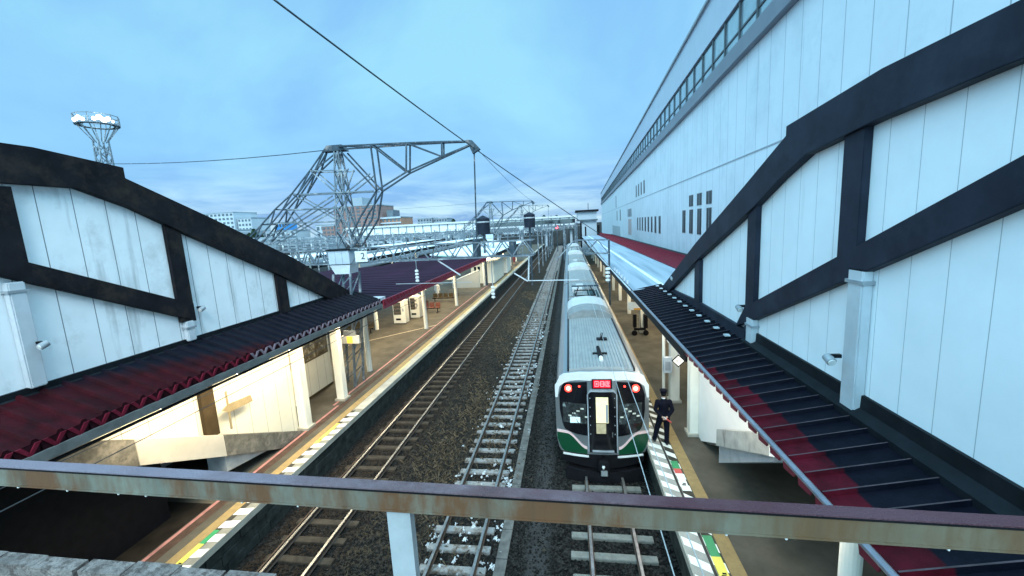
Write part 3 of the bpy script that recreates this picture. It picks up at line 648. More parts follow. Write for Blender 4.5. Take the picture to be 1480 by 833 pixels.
for i in range(3): wwin(40.6 + 3.35 * i, 42.4 + 3.35 * i, 9.3, 10.5)
for i in range(8): wwin(66.8 + 3.95 * i, 68.6 + 3.95 * i, 5.8, 8.5)
for i in range(4): wwin(84 + 4.2 * i, 85.8 + 4.2 * i, 13.1, 15.6)
for i in range(3): wwin(108 + 3.4 * i, 110.2 + 3.4 * i, 8.9, 10.9)
wwin(108, 116, 4.2, 8.3, mat('pinkish shutter', (.5, .4, .38), .6), 'shutter')
for i in range(2): wwin(140 + 14 * i, 143 + 14 * i, 8.0, 11.5)
wwin(158, 161, 12.8, 17)
wwin(142, 182, 2.5, 6.0, mat('grey shutter', (.4, .44, .47), .6), 'shutter')

# lean-to roofs of the right platform
t = thing('platform_canopy', 'long pale flat canopy of the right platform beyond the red roof', 'platform canopy', (4.6, 40, PZ))
mb = MB().prism([(2.72, 5.2), (6.0, 5.34), (6.0, 5.24), (2.72, 5.08)], 1, 18.45, 88)
mb.build('roof_sheet', whiteroof, t)
MB().prism([(2.70, 5.22), (2.70, 4.78), (2.78, 4.78), (2.78, 5.07)], 1, 18.45, 88).build('eave_board', black, t)
MB().cyl((2.62, 18.45, 5.2), (2.62, 60, 5.2), .04, .04, 8).build('eave_pipe', pipe, t)
mb = MB(); mb.prism([(4.05, 5.255), (4.25, 5.265), (4.15, 5.34)], 1, 18.5, 88); mb.build('ridge_cap', mat('bright ridge cap', (.75, .79, .82), .4), t)
for yc in [26.6 + 5.6 * i for i in range(11)]:
    c = MB().box(4.35, 4.6, yc - .12, yc + .12, PZ, 5.1).build('column', cream, t)
for yc in [20 + 1.1 * i for i in range(6)]: MB().cyl((2.72, yc, 5.24), (2.72, yc, 5.42), .05, .05, 8).build('snow_guard', pipe, t)
t = thing('lean_to_roof', 'maroon sloping roof against the foot of the white station building', 'roof', (9.5, 40, PZ))
MB().prism([(6.02, 5.38), (13.0, 3.95), (13.0, 3.8), (6.02, 5.16)], 1, 10, 128).build('roof_sheet', maroon, t)
mb = MB(); y = 10.0
while y < 128: mb.beam((6.05, y, 5.39), (12.9, y, 3.985), .03, .03); y += .9
mb.build('seam', maroon_e, t)
MB().prism([(12.7, 4.03), (13.0, 3.96), (13.0, 4.12), (12.85, 4.12)], 1, 10, 128).build('flashing', flash, t)
t = thing('lift_tower', 'small pale square tower with flat dark roof at the far end of the right canopy', 'tower', (5.0, 92, PZ))
MB().box(2.9, 6.0, 90, 96, PZ, 8.4).build('shaft', farwall, t)
MB().box(2.0, 6.0, 89.6, 96, 8.7, 10.3).build('upper_storey', farwall, t)
MB().box(1.9, 6.2, 89.4, 96.2, 8.4, 8.7).build('ledge', fardark, t)
MB().box(1.6, 6.4, 89, 96.6, 10.3, 10.7).build('roof', black, t)
MB().box(3.5, 3.8, 89.95, 90, 4, 7.2).build('doorway', black, t)
MB().cyl((4.4, 92, 10.7), (4.4, 92, 12.2), .06, .06, 6).build('antenna', black, t)
MB().box(2.55, 2.85, 90, 90.4, PZ, 8.3).build('side_post', black, t)
MB().box(6.05, 6.6, 90, 96, PZ, 7.4).build('side_panel', black, t)

# ---------------------------------------------------------------- left platform further canopies
def far_canopy(x0, x1, z0, z1, y0, y1, rm, em, label, colx, coly, teeth=False):
    t = thing('platform_canopy', label, 'platform canopy', ((x0 + x1) / 2, y0, PZ))
    MB().prism([(x0, z0), (x1, z1), (x1, z1 - .15), (x0, z0 - .15)], 1, y0, y1).build('roof_sheet', rm, t)
    MB().prism([(x1 + .003, z1 + .06), (x1 + .06, z1 + .06), (x1 + .06, z1 - .38), (x1 + .003, z1 - .38)], 1, y0, y1).build('eave_board', em, t)
    if teeth:
        mb = MB(); y = y0
        while y < y1: mb.prism([(y, z1 + .05), (y + .3, z1 + .05), (y + .15, z1 - .2)], 0, x1 + .061, x1 + .09); y += .4
        mb.build('eave_closer', maroon_e, t)
    mb = MB(); y = y0 + .3
    while y < y1:
        mb.beam((x0 + .1, y, z0 + .01), (x1 - .02, y, z1 + .01), .03, .03); y += .8
    mb.build('rib', rm, t)
    for cx in colx:
        for cy in coly: MB().cyl((cx, cy, PZ), (cx, cy, z1 - .1), .14, .14, 12).build('column', cream, t)
    for cy in coly:
        mb = MB().beam((x0 + .2, cy, z0 - .25), (x1 - .1, cy, z1 - .3), .14, .2)
        mb.build('beam', cream, t)
    return t
far_canopy(-16, -9, 5.45, 5.02, 18.5, 44, purple, maroon_e, 'dark plum canopy with scalloped maroon edge beyond the lattice pylon', (-10.72, -14.6), (19.76, 28.68, 37.28), True)
far_canopy(-16, -8.9, 5.5, 5.0, 46, 84, mat('bright platform roofing', (.58, .64, .69), .5, 0, .12, .3), black, 'pale canopy at the far end of the left platform', (-10.6,), (50, 58, 66, 74, 82))
far_canopy(-22, -16.3, 5.1, 5.25, 16, 36, purple, black, 'dark roof of the next platform partly behind the left stairway', (-19,), (24, 32))
farroof = mat('bright far roofing', (.6, .66, .7), .5, 0, .1, .3)
far_canopy(-30, -24, 5.2, 5.3, 47, 122, farroof, black, 'long pale canopy of the second platform behind the lattice beam', (-27,), (50, 60, 70, 80, 90))
far_canopy(-46, -38, 5.2, 5.3, 58, 125, farroof, black, 'pale canopy farthest left in the yard', (-42,), (62, 76, 90))
kind(MB().box(-29, -24.5, 40, 130, -.2, PZ).build('platform_second', conc)); kind(MB().box(-45, -39, 50, 130, -.2, PZ).build('platform_third', conc))

# fluorescent lamps under the canopies (each carries its own light)
def lamp(x, y, z, power, label, group, ln=1.2, lc=(1, .84, .55)):
    t = thing('tube_lamp', label, 'lamp', (x, y, z), group)
    MB().box(x - .09, x + .09, y - ln / 2, y + ln / 2, z + .03, z + .09).build('housing', cream, t)
    MB().cyl((x, y - ln / 2 + .05, z), (x, y + ln / 2 - .05, z), .025, .025, 8).build('tube', tube, t)
    ld = bpy.data.lights.new('lamp_light', 'AREA'); ld.shape = 'RECTANGLE'; ld.size = .6; ld.size_y = ln + 1; ld.energy = power; ld.color = lc
    lo = bpy.data.objects.new('lamp_light', ld); COL.objects.link(lo); lo.parent = t; lo.location = (0, 0, -.05)
LP = 'white tube lamp hanging in the row under the left platform canopies'
for y in (8.2, 10.4, 12.6, 15.6): lamp(-9.3, y, 4.6, 75, 'tube lamp under the maroon folded roof of the left canopy', 'lamps under the left maroon canopy')
for y in (20.5, 24.5, 28.5, 32.5, 36.5, 40.5): lamp(-12.2, y, 4.75, 170, 'tube lamp under the dark plum canopy', 'lamps under the plum canopy')
for y in (48, 56, 64, 72, 80): lamp(-11.5, y, 4.7, 170, 'tube lamp under the far pale canopy of the left platform', 'lamps under the far left canopy')
for y in (6.0, 9.0, 11.8, 14.6): lamp(3.1, y, 4.8, 30, 'tube lamp under the red and navy roof of the right canopy', 'lamps under the right red canopy', 1.2, (1, .93, .8))
for y in (21, 26, 31, 36, 43, 50, 58, 66): lamp(5.0, y, 4.75, 100, 'tube lamp under the long pale canopy of the right platform', 'lamps under the right pale canopy')
for y in (50, 54, 58, 62, 66, 70): lamp(-24.6, y, 4.9, 60, 'tube lamp along the edge of the second platform canopy', 'lamps along the second platform', 2.2)

# ---------------------------------------------------------------- lattice gantry with boom
def gantry():
    G = 18.0
    t = thing('lattice_gantry', 'near lattice gantry with pylon, long boom and stays on the left platform', 'gantry', (-10.8, G, PZ))
    def bars(name, L_, r, m=steelw):
        mb = MB()
        for p, q in L_: mb.beam(p, q, r, r)
        return mb.build(name, m, t)
    # pylon legs and lacing
    L_ = []; w0 = .42
    lv = [PZ + .05, 1.9, 2.8, 3.7, 4.6, 5.5, 6.4]
    cx = lambda z: -10.8 + (z - PZ) * .075
    for z0, z1 in zip(lv[:-1], lv[1:]):
        for s in (-1, 1):
            L_ += [((cx(z0) - w0, G + s * w0, z0), (cx(z1) + w0, G + s * w0, z1)), ((cx(z0) + s * w0, G - w0, z0), (cx(z1) + s * w0, G + w0, z1))]
    bars('lacing', L_, .045)
    for a in (-1, 1):
        for b in (-1, 1): bars('leg', [((cx(PZ) + a * w0, G + b * w0, PZ), (cx(6.5) + a * w0, G + b * w0, 6.5))], .09)
    # flared head and junction box
    mb = MB().prism([(-10.72, 6.5), (-10.02, 6.5), (-9.95, 6.92), (-10.95, 6.92)], 1, G - .4, G + .4); mb.build('head', pipe, t)
    o = MB().box(-10.95, -9.92, G - .45, G + .45, 6.95, 7.58).build('junction_box', mat('pale junction box', (.38, .45, .52), .5, 0, .08, 3), t, bevel=.02)
    mb = MB()
    for xx in (-10.6, -10.27): mb.box(xx - .012, xx + .012, G - .457, G - .451, 6.97, 7.56)
    mb.build('box_seam', grey, o); MB().box(-11.02, -9.85, G - .5, G + .5, 7.582, 7.65).build('box_cap', black, t)
    # tower above the box
    L_ = []
    base = [(-10.5, -.4), (-9.75, -.4), (-9.75, .4), (-10.5, .4)]
    def pt(i, z):
        x, y = base[i % 4]; k = (z - 7.68) / 4.35; return (x + (-10.15 - x) * k * .75, G + y * (1 - .6 * k), z)
    zs = [7.68, 8.55, 9.6, 10.25, 11.2, 12.05]
    for i in range(4):
        L_.append((pt(i, 7.68), pt(i, 12.05)))
        for a, b in zip(zs[:-1], zs[1:]): L_ += [(pt(i, a), pt(i + 1, b)), (pt(i + 1, a), pt(i, b))]
    bars('tower', L_, .046)
    # back stay, two inclined lattices
    L_ = []; T = [(-10.7, 12.1), (-11.44, 11.25), (-12.44, 10.25), (-13.3, 9.6), (-14.0, 8.95), (-15.0, 8.1)]
    T2 = [(-10.2, 11.9), (-11.2, 11.25), (-12.12, 10.25), (-12.94, 9.55), (-13.57, 8.9), (-14.5, 8.1)]
    for s in (-1, 1):
        f = lambda i, A: (A[i][0], G + s * (.12 + .1 * i), A[i][1])
        for A in (T, T2):
            for i in range(5): L_.append((f(i, A), f(i + 1, A)))
        for i in range(5): L_.append((f(i, T), f(i + 1, T2)))
    for i in range(1, 6):
        L_ += [((T[i][0], G - .12 - .1 * i, T[i][1]), (T[i][0], G + .12 + .1 * i, T[i][1]))]
    bars('back_stay', L_, .052, steeld)
    # struts between stay and tower
    L_ = []
    for zz, xa, xb in ((11.2, -11.4, -9.6), (10.22, -12.4, -8.5), (9.58, -13.2, -10.3), (8.98, -13.9, -10.4)):
        for s in (-1, 1): L_.append(((xa, G + s * .3, zz), (xb, G + s * .3, zz - .08)))
    for s in (-.25, .25):
        L_ += [((-11.4, G + s, 11.2), (-10.35, G + s, 10.2)), ((-9.6, G + s, 11.2), (-10.1, G + s, 10.2)), ((-8.6, G + s, 10.9), (-9.9, G + s, 10.1)),
               ((-12.4, G + s, 10.2), (-10.4, G + s, 8.95)), ((-14.5, G + s, 8.1), (-10.5, G + s, 10.05)), ((-14.0, G + s, 8.0), (-10.4, G + s, 9.6)), ((-12.9, G + s, 9.6), (-12.4, G + s, 8.9)), ((-12.4, G + s, 8.9), (-11.0, G + s, 8.0))]
    bars('strut', L_, .048)
    # boom
    L_ = []
    top = [(-9.9, 12.15), (-8.42, 12.11), (-6.82, 12.07), (-5.26, 12.01), (-4.1, 11.95)]
    low = [(-8.35, 10.15), (-6.94, 10.85), (-5.3, 11.4), (-4.0, 11.82)]
    wd = [.34, .3, .22, .15, .06]
    for s in (-1, 1):
        tp = [(x, G + s * wd[i], z) for i, (x, z) in enumerate(top)]; lw = [(x, G + s * wd[i + 1], z) for i, (x, z) in enumerate(low)]
        for A in (tp, lw):
            for i in range(len(A) - 1): L_.append((A[i], A[i + 1]))
        L_ += [((-9.85, G + s * .3, 11.95), lw[0]), ((-8.42, G + s * .3, 12.1), lw[0]), (tp[1], lw[1]), (tp[2], lw[1]), (tp[2], lw[2]), (tp[3], lw[2]), (lw[0], (-8.7, G + s * .3, 8.9)), ((-8.7, G + s * .3, 8.9), (-9.7, G + s * .4, 7.7)), (lw[0], (-9.2, G + s * .3, 9.1)), ((-9.2, G + s * .3, 9.1), (-9.75, G + s * .4, 8.2))]
    for i in range(5): L_.append(((top[i][0], G - wd[i], top[i][1]), (top[i][0], G + wd[i], top[i][1])))
    for i in range(4): L_.append(((top[i][0], G - wd[i], top[i][1]), (top[i + 1][0], G + wd[i + 1], top[i + 1][1])))
    bars('boom', L_, .062, steeld)
    MB().prism([(-4.2, 12.02), (-3.95, 11.98), (-3.62, 11.6), (-3.95, 11.42)], 1, G - .1, G + .1).build('boom_tip', steeld, t)
    MB().prism([(-10.8, 12.0), (-9.7, 12.0), (-9.85, 12.25), (-10.55, 12.25)], 1, G - .2, G + .2).build('apex_plate', steeld, t)
    MB().cyl((-3.9, G, 11.5), (-4.05, G, 7.7), .035, .035, 6).build('hanger', steeld, t)
    # main lattice beam over the platform and tracks
    L_ = []
    for (xa, xb, n) in ((-15.5, -10.95, 7), (-9.85, -1.5, 9)):
        for yy in (G - .4, G + .4):
            for zz in (6.98, 7.64): L_.append(((xa, yy, zz), (xb, yy, zz)))
        st = (xb - xa) / n
        for i in range(n):
            a, b = xa + i * st, xa + (i + 1) * st; m_ = (a + b) / 2
            for yy in (G - .4, G + .4): L_ += [((a, yy, 6.98), (m_, yy, 7.64)), ((m_, yy, 7.64), (b, yy, 6.98))]
            L_.append(((a, G - .4, 6.98), (b, G + .4, 6.98)))
    bars('beam', L_, .05)
    MB().box(-2.55, -2.33, G - .42, G + .42, 6.95, 7.66).build('beam_post', steeld, t)
    MB().box(-4.15, -3.97, G - .42, G + .42, 6.95, 7.75).build('beam_post', steeld, t)
    return t
g1 = gantry()
# number plate on the beam
t = thing('number_plate', 'white plate with the dark number 2 on the lattice beam beside the pale box', 'number plate', (-9.35, 17.5, 7.3))
MB().box(-9.6, -9.02, 17.49, 17.52, 7.03, 7.52).build('plate', insul, t); text('numeral', '2', .42, mat('dark numeral', (.01, .03, .06), .5), Matrix.Translation((-9.22, 17.485, 7.28)) @ FACE, t)
dup(g1, (-11.8, 60, .7), 'second lattice gantry with boom, beyond the plum canopy', 'lattice gantries over the tracks')
dup(g1, (-11.3, 97, 1.6), 'third and smallest lattice gantry with boom far down the line', 'lattice gantries over the tracks')
g1['group'] = 'lattice gantries over the tracks'

# right cantilever frame
t = thing('cantilever_mast', 'grey cantilever mast standing behind the right canopy edge and reaching over the train', 'cantilever mast', (2.92, 28, PZ))
MB().box(2.58, 2.69, 27.9, 28.1, PZ, 7.05).build('mast', steeld, t)
mb = MB()
for yy in (27.8, 28.2): 
    mb.beam((2.63, yy, 7.02), (.4, yy, 7.1), .07); mb.beam((2.63, yy, 6.12), (1.1, yy, 6.2), .07)
    for a, b in (((2.6, 6.12), (1.9, 7.05)), ((1.9, 7.05), (1.1, 6.2)), ((1.1, 6.2), (.4, 7.1)), ((1.25, 7.07), (2.6, 5.3)), ((.4, 7.1), (-.9, 5.8))): mb.beam((a[0], yy, a[1]), (b[0], yy, b[1]), .05)
mb.build('bracket', steelw, t)

# drop arm and insulators over the tracks
def insulator(x, y, z, top, label, n=4, rr=.085, sp=.15):
    t = thing('insulator_string', label, 'insulator', (x, y, z), 'insulator strings under the lattice beam')
    MB().cyl((x, y, z - .1), (x, y, top), .02, .02, 6).build('rod', grey, t)
    for k in range(n):
        MB().lathe((x, y, z + sp * k), [(0, -.04), (rr, -.04), (rr, .03), (.04, .06), (0, .06)], 12).build('disc', insul, t)
insulator(-6.95, 18, 6.02, 6.95, 'insulator string of white discs hanging before the plum roof')
insulator(-3.45, 18, 5.15, 6.95, 'insulator string of white discs hanging above the left track')
t = thing('drop_arm', 'pale drop arm with a level registration tube above the tracks', 'drop arm', (-1.8, 18, 5.8))
MB().beam((-1.75, 18, 6.95), (-1.82, 18, 5.85), .06).build('drop_post', pipe, t); MB().beam((-2.45, 18, 6.2), (-1.85, 18, 5.82), .05).build('brace', pipe, t); MB().beam((-1.85, 18, 5.84), (.4, 18, 5.8), .035).build('tube', pipe, t)
insulator(1.62, 18, 5.75, 6.3, 'insulator string of white discs beside the pantograph', 4, .1, .16)
t = thing('support_arm', 'thin horizontal support arm hanging above the left platform edge', 'support arm', (-7, 18, 5.9))
MB().beam((-8.0, 18, 5.9), (-4.4, 18, 5.86), .028).build('tube', grey, t); MB().beam((-5.9, 18, 6.9), (-4.9, 18, 6.2), .05).build('stay', pipe, t)

# overhead wires
def wire(pts, r, m, label, group='overhead wires'):
    v = []
    for a, b, sag in pts:
        a, b = Vector(a), Vector(b)
        for k in range(9):
            s = k / 8; p = a.lerp(b, s); p.z -= sag * 4 * s * (1 - s); v.append(p)
    o = MB().path(v, r, 5).build('overhead_wire', m); tag(o, label, 'wire', group); return o
def spans(x, z, sag, y0=-4, step=25, n=6): return [((x, y0 + step * i, z), (x, y0 + step * (i + 1), z), sag) for i in range(n)]
wire(spans(.86, 5.05, .0), .0065, wirel, 'lower contact wire above the train roof')
wire(spans(.97, 5.75, .33), .006, wirel, 'sagging upper wire above the train roof')
wire(spans(-7.2, 5.08, 0), .0085, wirem, 'lower contact wire above the left track')
wire(spans(-7.2, 5.7, .4), .007, wirem, 'sagging upper wire above the left track')
wire(spans(-3.09, 5.1, 0, 18, 25, 5), .008, wirem, 'contact wire above the middle track beyond the drop arm')
wire([((-.2, .6, 8.55), (-3.85, 18, 11.62), -.12)] if False else [((-5.41 + 1.56 * -.9, 8 - 9, 12.83 + 1.2), (-3.85, 18, 11.62), .1)], .022, steeld, 'thick cable slanting up across the sky to the boom tip')
wire([((-3.75, 18, 11.55), (2.64, 28, 7.0), .05)], .022, steeld, 'thick cable from the boom tip down to the right mast')
wire([((-3.75, 18.1, 11.6), (-4.4, 60, 11.3), .35)], .012, wirem, 'thin cable between the boom tips of the near and second gantries')
wire([((-10.7, 18, 12.1), (-32, 24, 13.9), .25)], .02, steeld, 'cable running left from the gantry apex across the sky')
wire([((-11.7, 60, 11.8), (-70, 70, 13.5), .6)], .015, wirem, 'distant cable running left from the second gantry')
for i, (x, z) in enumerate(((-20.5, 6.0), (-33, 6.2), (-36, 6.2), (-50, 6.3), (-54, 6.3), (-24, 7.2), (-28, 6.4), (-31, 7.0), (-41, 6.8), (-46, 7.3), (-58, 6.5), (-62, 7.1), (-66, 6.4), (-72, 6.9), (-78, 6.4), (-84, 6.8))):
    wire([((x, 45 + 25 * k, z), (x, 70 + 25 * k, z), .2) for k in range(4)], .02, wirem, 'yard contact wire among the distant poles', 'yard contact wires')

# ---------------------------------------------------------------- train
T = thing('commuter_train', 'standing silver commuter train with green front and lit red display', 'train', (.88, 12.5, .21))
YF = 12.5; XC = .88
yf = lambda x: YF + .28 * ((x - XC) / 1.475) ** 2
sec = [(-1.38, .85), (-1.475, 1.35), (-1.475, 2.3), (-1.43, 3.1), (-1.36, 3.38), (-1.2, 3.52), (-.7, 3.62), (0, 3.65), (.7, 3.62), (1.2, 3.52), (1.36, 3.38), (1.43, 3.1), (1.475, 2.3), (1.475, 1.35), (1.38, .85)]
def topz(x):
    d = x - XC
    for (a, za), (b, zb) in zip(sec[3:11], sec[4:12]):
        if a <= d <= b: return za + (zb - za) * (d - a) / (b - a)
    return 3.1
def body(y0, y1, front):
    mb = MB(); n = len(sec); v = []; f = []
    for j, yy in enumerate((y0, y1)):
        for x, z in sec: v.append((XC + x, (yf(XC + x) + .03) if (front and j == 0) else yy, z))
    f += [(i, (i + 1) % n, n + (i + 1) % n, n + i) for i in range(n)]; f.append(tuple(range(n, 2 * n)))
    if not front: f.append(tuple(range(n - 1, -1, -1)))
    mb.add(v, f); return mb
CL = 19.6
for k in range(4):
    y0 = YF + 20.1 * k; y1 = y0 + CL
    c = body(y0 + (.15 if k == 0 else 0), y1, k == 0).build('car_body', silver, T)
    # roof skin with lengthwise beads, shoulders left bare
    mb = MB(); a = -.98
    mb.prism([(XC - 1.0, 3.5), (XC - 1.0, 3.64), (XC - .5, 3.70), (XC, 3.72), (XC + .5, 3.70), (XC + 1.0, 3.64), (XC + 1.0, 3.5)], 1, y0 + .25, y1 - .1)
    rf = mb.build('roof', trainroof, c)
    mb = MB()
    while a < .99:
        z = 3.72 - .08 * a * a; mb.box(XC + a - .012, XC + a + .012, y0 + .28, y1 - .12, z - .02, z + .018); a += .109
    mb.build('roof_bead', acg, rf)
    for s in (-1, 1): MB().box(XC + s * 1.03 - .03, XC + s * 1.03 + .03, y0 + .3, y1 - .1, 3.5, 3.66).build('roof_gutter', black, c)
    MB().box(XC - 1.3, XC + 1.3, y0 + .8, y1 - .3, .28, .85).build('underframe', black, c)
    for yy in (y0 + 3.0, y1 - 3.0):
        for dy in (-1.05, 1.05):
            for s in (-1, 1): MB().cyl((XC + s * .5, yy + dy, .62), (XC + s * .63, yy + dy, .62), .41, .41, 18).build('wheel', rail_r, c)
    for i, yw in enumerate((2.4, 6.2, 10.0, 13.8)):
        for s in (-1, 1):
            MB().box(XC + s * 1.47 - .01, XC + s * 1.47 + .01, y0 + yw, y0 + yw + 2.1, 1.85, 2.75).build('window', glass_d, c)
    for s in (-1, 1): MB().box(XC + s * 1.475 - .012, XC + s * 1.475 + .012, y0 + .4, y1 - .1, 1.35, 1.5).build('side_band', tgreen, c)
    # raised air conditioner hood
    ya, yb = (y0 + 7.2, y0 + 11.0) if k == 0 else (y0 + 7.5, y0 + 11.5)
    prof = [(-1.08, 3.56), (-1.02, 3.78), (-.8, 3.95), (-.4, 4.06), (0, 4.09), (.4, 4.06), (.8, 3.95), (1.02, 3.78), (1.08, 3.56)]
    u = MB().prism([(XC + x, z) for x, z in prof], 1, ya, yb).build('air_conditioner', acw if k else acg, c, bevel=.02)
    MB().prism([(XC + x * 1.01, z + .01) for x, z in prof], 1, ya + 1.6, yb + .02).build('hood_cover', acw, u)
    # gangway between cars
    if k < 3: MB().box(XC - 1.1, XC + 1.1, y1 - .02, y1 + .52, .9, 3.45).build('gangway_bellows', black, c)
    if k in (0, 2):     # folded pantograph and roof gear behind the hood
        yp = yb + 1.2; pg = MB()
        for s in (-1, 1):
            pg.beam((XC + s * .55, yp, 3.95), (XC + s * .35, yp + 1.5, 4.28), .05); pg.beam((XC + s * .35, yp + 1.5, 4.28), (XC + s * .45, yp + .2, 4.42), .045)
            pg.beam((XC + s * .6, yp - .1, 3.9), (XC + s * .6, yp + 2.1, 3.9), .06)
        pg.beam((XC - .6, yp, 3.9), (XC + .6, yp, 3.9), .06); pg.beam((XC - .6, yp + 2, 3.9), (XC + .6, yp + 2, 3.9), .06)
        p = pg.build('pantograph', black, c)
        mb = MB()
        for dy in (.0, .3): mb.beam((XC - .8, yp + .1 + dy, 4.45), (XC + .8, yp + .1 + dy, 4.45), .06, .04)
        mb.build('pan_head', steeld, p)
        mb = MB()
        for sx in (-.6, .6):
            for dy in (0, 2): mb.cyl((XC + sx, yp + dy, 3.7), (XC + sx, yp + dy, 3.9), .07, .05, 10)
        mb.build('pan_insulator', insul, p)
        MB().box(XC - .75, XC - .1, yp + 2.6, yp + 3.5, 3.66, 3.95).build('arrester_box', acw, c, bevel=.03)
        MB().box(XC + .2, XC + .85, yp - .8, yp + 2.6, 3.66, 3.8).build('roof_box', mat('dark teal roof mat', (.03, .06, .065), .6), c)
        MB().box(XC - 1.0, XC - .66, yp - 1.0, yp - .5, 3.66, 3.9).build('vent_box', acg, c, bevel=.02)
for k in range(4):
    y0 = YF + 20.1 * k
    MB().box(XC - .95, XC - .7, y0 + 13.0, y0 + 18.2, 3.64, 3.76).build('roof_conduit', acg, T)
    MB().box(XC + .1, XC + .75, y0 + 15.5, y0 + 16.6, 3.66, 3.86).build('roof_box', acg, T, bevel=.02)
    MB().box(XC - .45, XC + .05, y0 + 17.0, y0 + 17.8, 3.66, 3.82).build('roof_box', acw, T, bevel=.02)
# roof fittings at the front
mb = MB().cyl((.94, 13.25, 3.72), (.94, 13.5, 3.78), .07, .07, 10); mb.build('roof_horn', insul, T)
MB().cyl((.94, 13.52, 3.78), (.9, 14.4, 3.86), .085, .06, 10).build('horn_body', black, T)
MB().box(.7, 1.2, 14.0, 14.12, 3.72, 3.76).build('horn_bar', black, T)
mb = MB().cyl((1.15, 15.8, 3.7), (1.15, 15.8, 4.0), .07, .04, 10); mb.box(.95, 1.35, 15.7, 15.95, 3.72, 3.78); mb.build('antenna', black, T)
# front shell
xs = [XC + -1.475 + 2.95 * i / 40 for i in range(41)]
def lowz(x):
    d = abs(x - XC); return .85 if d < 1.38 else .85 + (d - 1.38) / .095 * .5
MB().plate(xs, lowz, lambda x: topz(x), yf, .0).build('front_shell', silver, T)
# white rim that frames the windows
def rim_lo(x):
    d = abs(x - XC)
    if d > 1.36: return 2.7
    return 3.36 - .3 * max(0, (d - .5) / .86) ** 3
MB().plate(xs, rim_lo, lambda x: topz(x) + .004, lambda x: yf(x) - .0, .03).build('front_rim', rim, T)
# two big windscreens
def win(s):
    X = [XC + s * (.46 + .88 * i / 18) for i in range(19)]
    if s < 0: X = X[::-1]
    def hi(x):
        d = (abs(x - XC) - .46) / .88; return 3.32 - .10 * d - .42 * max(0, (d - .78) / .22) ** 2
    def lo(x):
        d = (abs(x - XC) - .46) / .88; return 1.5 + .06 * d + .2 * d ** 3 + .55 * max(0, (d - .82) / .18) ** 2
    w = MB().plate(X, lo, hi, yf, .04).build('windscreen', black_g, T)
    # what shows behind the glass: seat backs, blind, lit far windows
    X2 = [x for x in X if .5 < abs(x - XC) < 1.25]
    MB().plate(X2, lambda x: 1.9, lambda x: 2.58, yf, .043).build('cab_view', cabdim, w)
    for i in range(5):
        xa = XC + s * (.55 + .13 * i); z0 = 2.12 + .09 * ((i * 7) % 4); 
        MB().plate([xa, xa + .04, xa + .1], lambda x: z0, lambda x: z0 + (.05 + .05 * ((i * 3) % 3)), yf, .046).build('cab_fitting', mat('cab fitting', (.3, .34, .32), .5, 0, .5, 9, emit=(.5, .55, .45), estr=.3), w)
    # tail lamp behind the upper corner
    xl = XC + s * 1.04; yl = yf(xl) - .045
    hl = MB().cyl((xl, yl, 3.07), (xl, yl - .02, 3.07), .12, .12, 20).build('tail_lamp', redlamp, T)
    MB().cyl((xl, yl - .021, 3.07), (xl, yl - .03, 3.07), .055, .055, 16).build('lamp_core', redhot, hl)
    MB().cyl((XC + s * .7, yf(XC + s * .7) - .045, 3.16), (XC + s * .7, yf(XC + s * .7) - .055, 3.16), .03, .03, 12).build('small_lamp', redlamp, T)
    # wiper
    MB().beam((XC + s * .62, yf(XC + s * .62) - .06, 1.62), (XC + s * .95, yf(XC + s * .95) - .06, 2.35), .018).build('wiper', black, T)
win(-1); win(1)
MB().box(.88 - 1.02, .88 - .68, YF + .02, YF + .05, 1.93, 2.12).build('cab_screen', mat('lit cab screen', (.3, .4, .42), .4, emit=(.55, .8, .85), estr=.55), T)
# centre door
X = [XC - .47 + .94 * i / 16 for i in range(17)]
dhi = lambda x: 3.0 - .16 * max(0, (abs(x - XC) - .33) / .14) ** 2
MB().plate(X, lambda x: .95, lambda x: dhi(x) + .05, yf, .055).build('door_frame', grey, T)
X = [XC - .43 + .86 * i / 16 for i in range(17)]
D = MB().plate(X, lambda x: .95, dhi, yf, .065).build('gangway_door', black_g, T)
MB().box(.88 - .2, .88 + .18, YF - .085, YF - .066, 1.98, 2.83).build('door_window', cabin, D)
MB().box(.88 - .2, .88 + .1, YF - .083, YF - .066, 1.62, 1.95).build('lower_door_window', mat('dim lit lower pane', (.3, .27, .18), .4, 0, .3, 8, emit=(.4, .33, .18), estr=.3), D)
MB().box(.88 + .1, .88 + .17, YF - .09, YF - .086, 2.0, 2.6).build('door_post', grey, D)
mb = MB()
for s in (-1, 1):
    for i in range(5): mb.cyl((.88 + s * .38, YF - .06, 1.6 + .3 * i), (.88 + s * .38, YF - .08, 1.6 + .3 * i), .014, .014, 8)
mb.build('door_stud', grey, D)
MB().cyl((.88 + .3, YF - .06, 1.5), (.88 + .3, YF - .09, 1.66), .016, .016, 8).build('handle', silver, D)
MB().box(.88 - .34, .88 + .34, YF - .12, YF - .03, 1.0, 1.04).build('door_step', grey, T)
# destination display with dot glyphs
P = MB().box(.88 - .31, .88 + .31, YF - .045, YF - .02, 3.1, 3.42).build('display', black_g, T)
MB().box(.88 - .27, .88 + .27, YF - .05, YF - .046, 3.13, 3.39).build('display_panel', ledbg, P)
gl = ["1111110,1000010,1011010,1011010,1011010,1000010,1111110", "0111110,1100011,1101011,1101011,1101011,1100011,0111110", "1011101,0101010,1011111,0100100,1101110,0110101,1011111"]
mb = MB()
for gi, g in enumerate(gl):
    for r0, row in enumerate(g.split(',')):
        for c0, ch in enumerate(row):
            if ch == '1': x = .88 - .215 + gi * .158 + c0 * .0215; z = 3.35 - r0 * .027; mb.box(x - .0095, x + .0095, YF - .058, YF - .051, z - .0118, z + .0118)
mb.build('display_lettering', led, P)
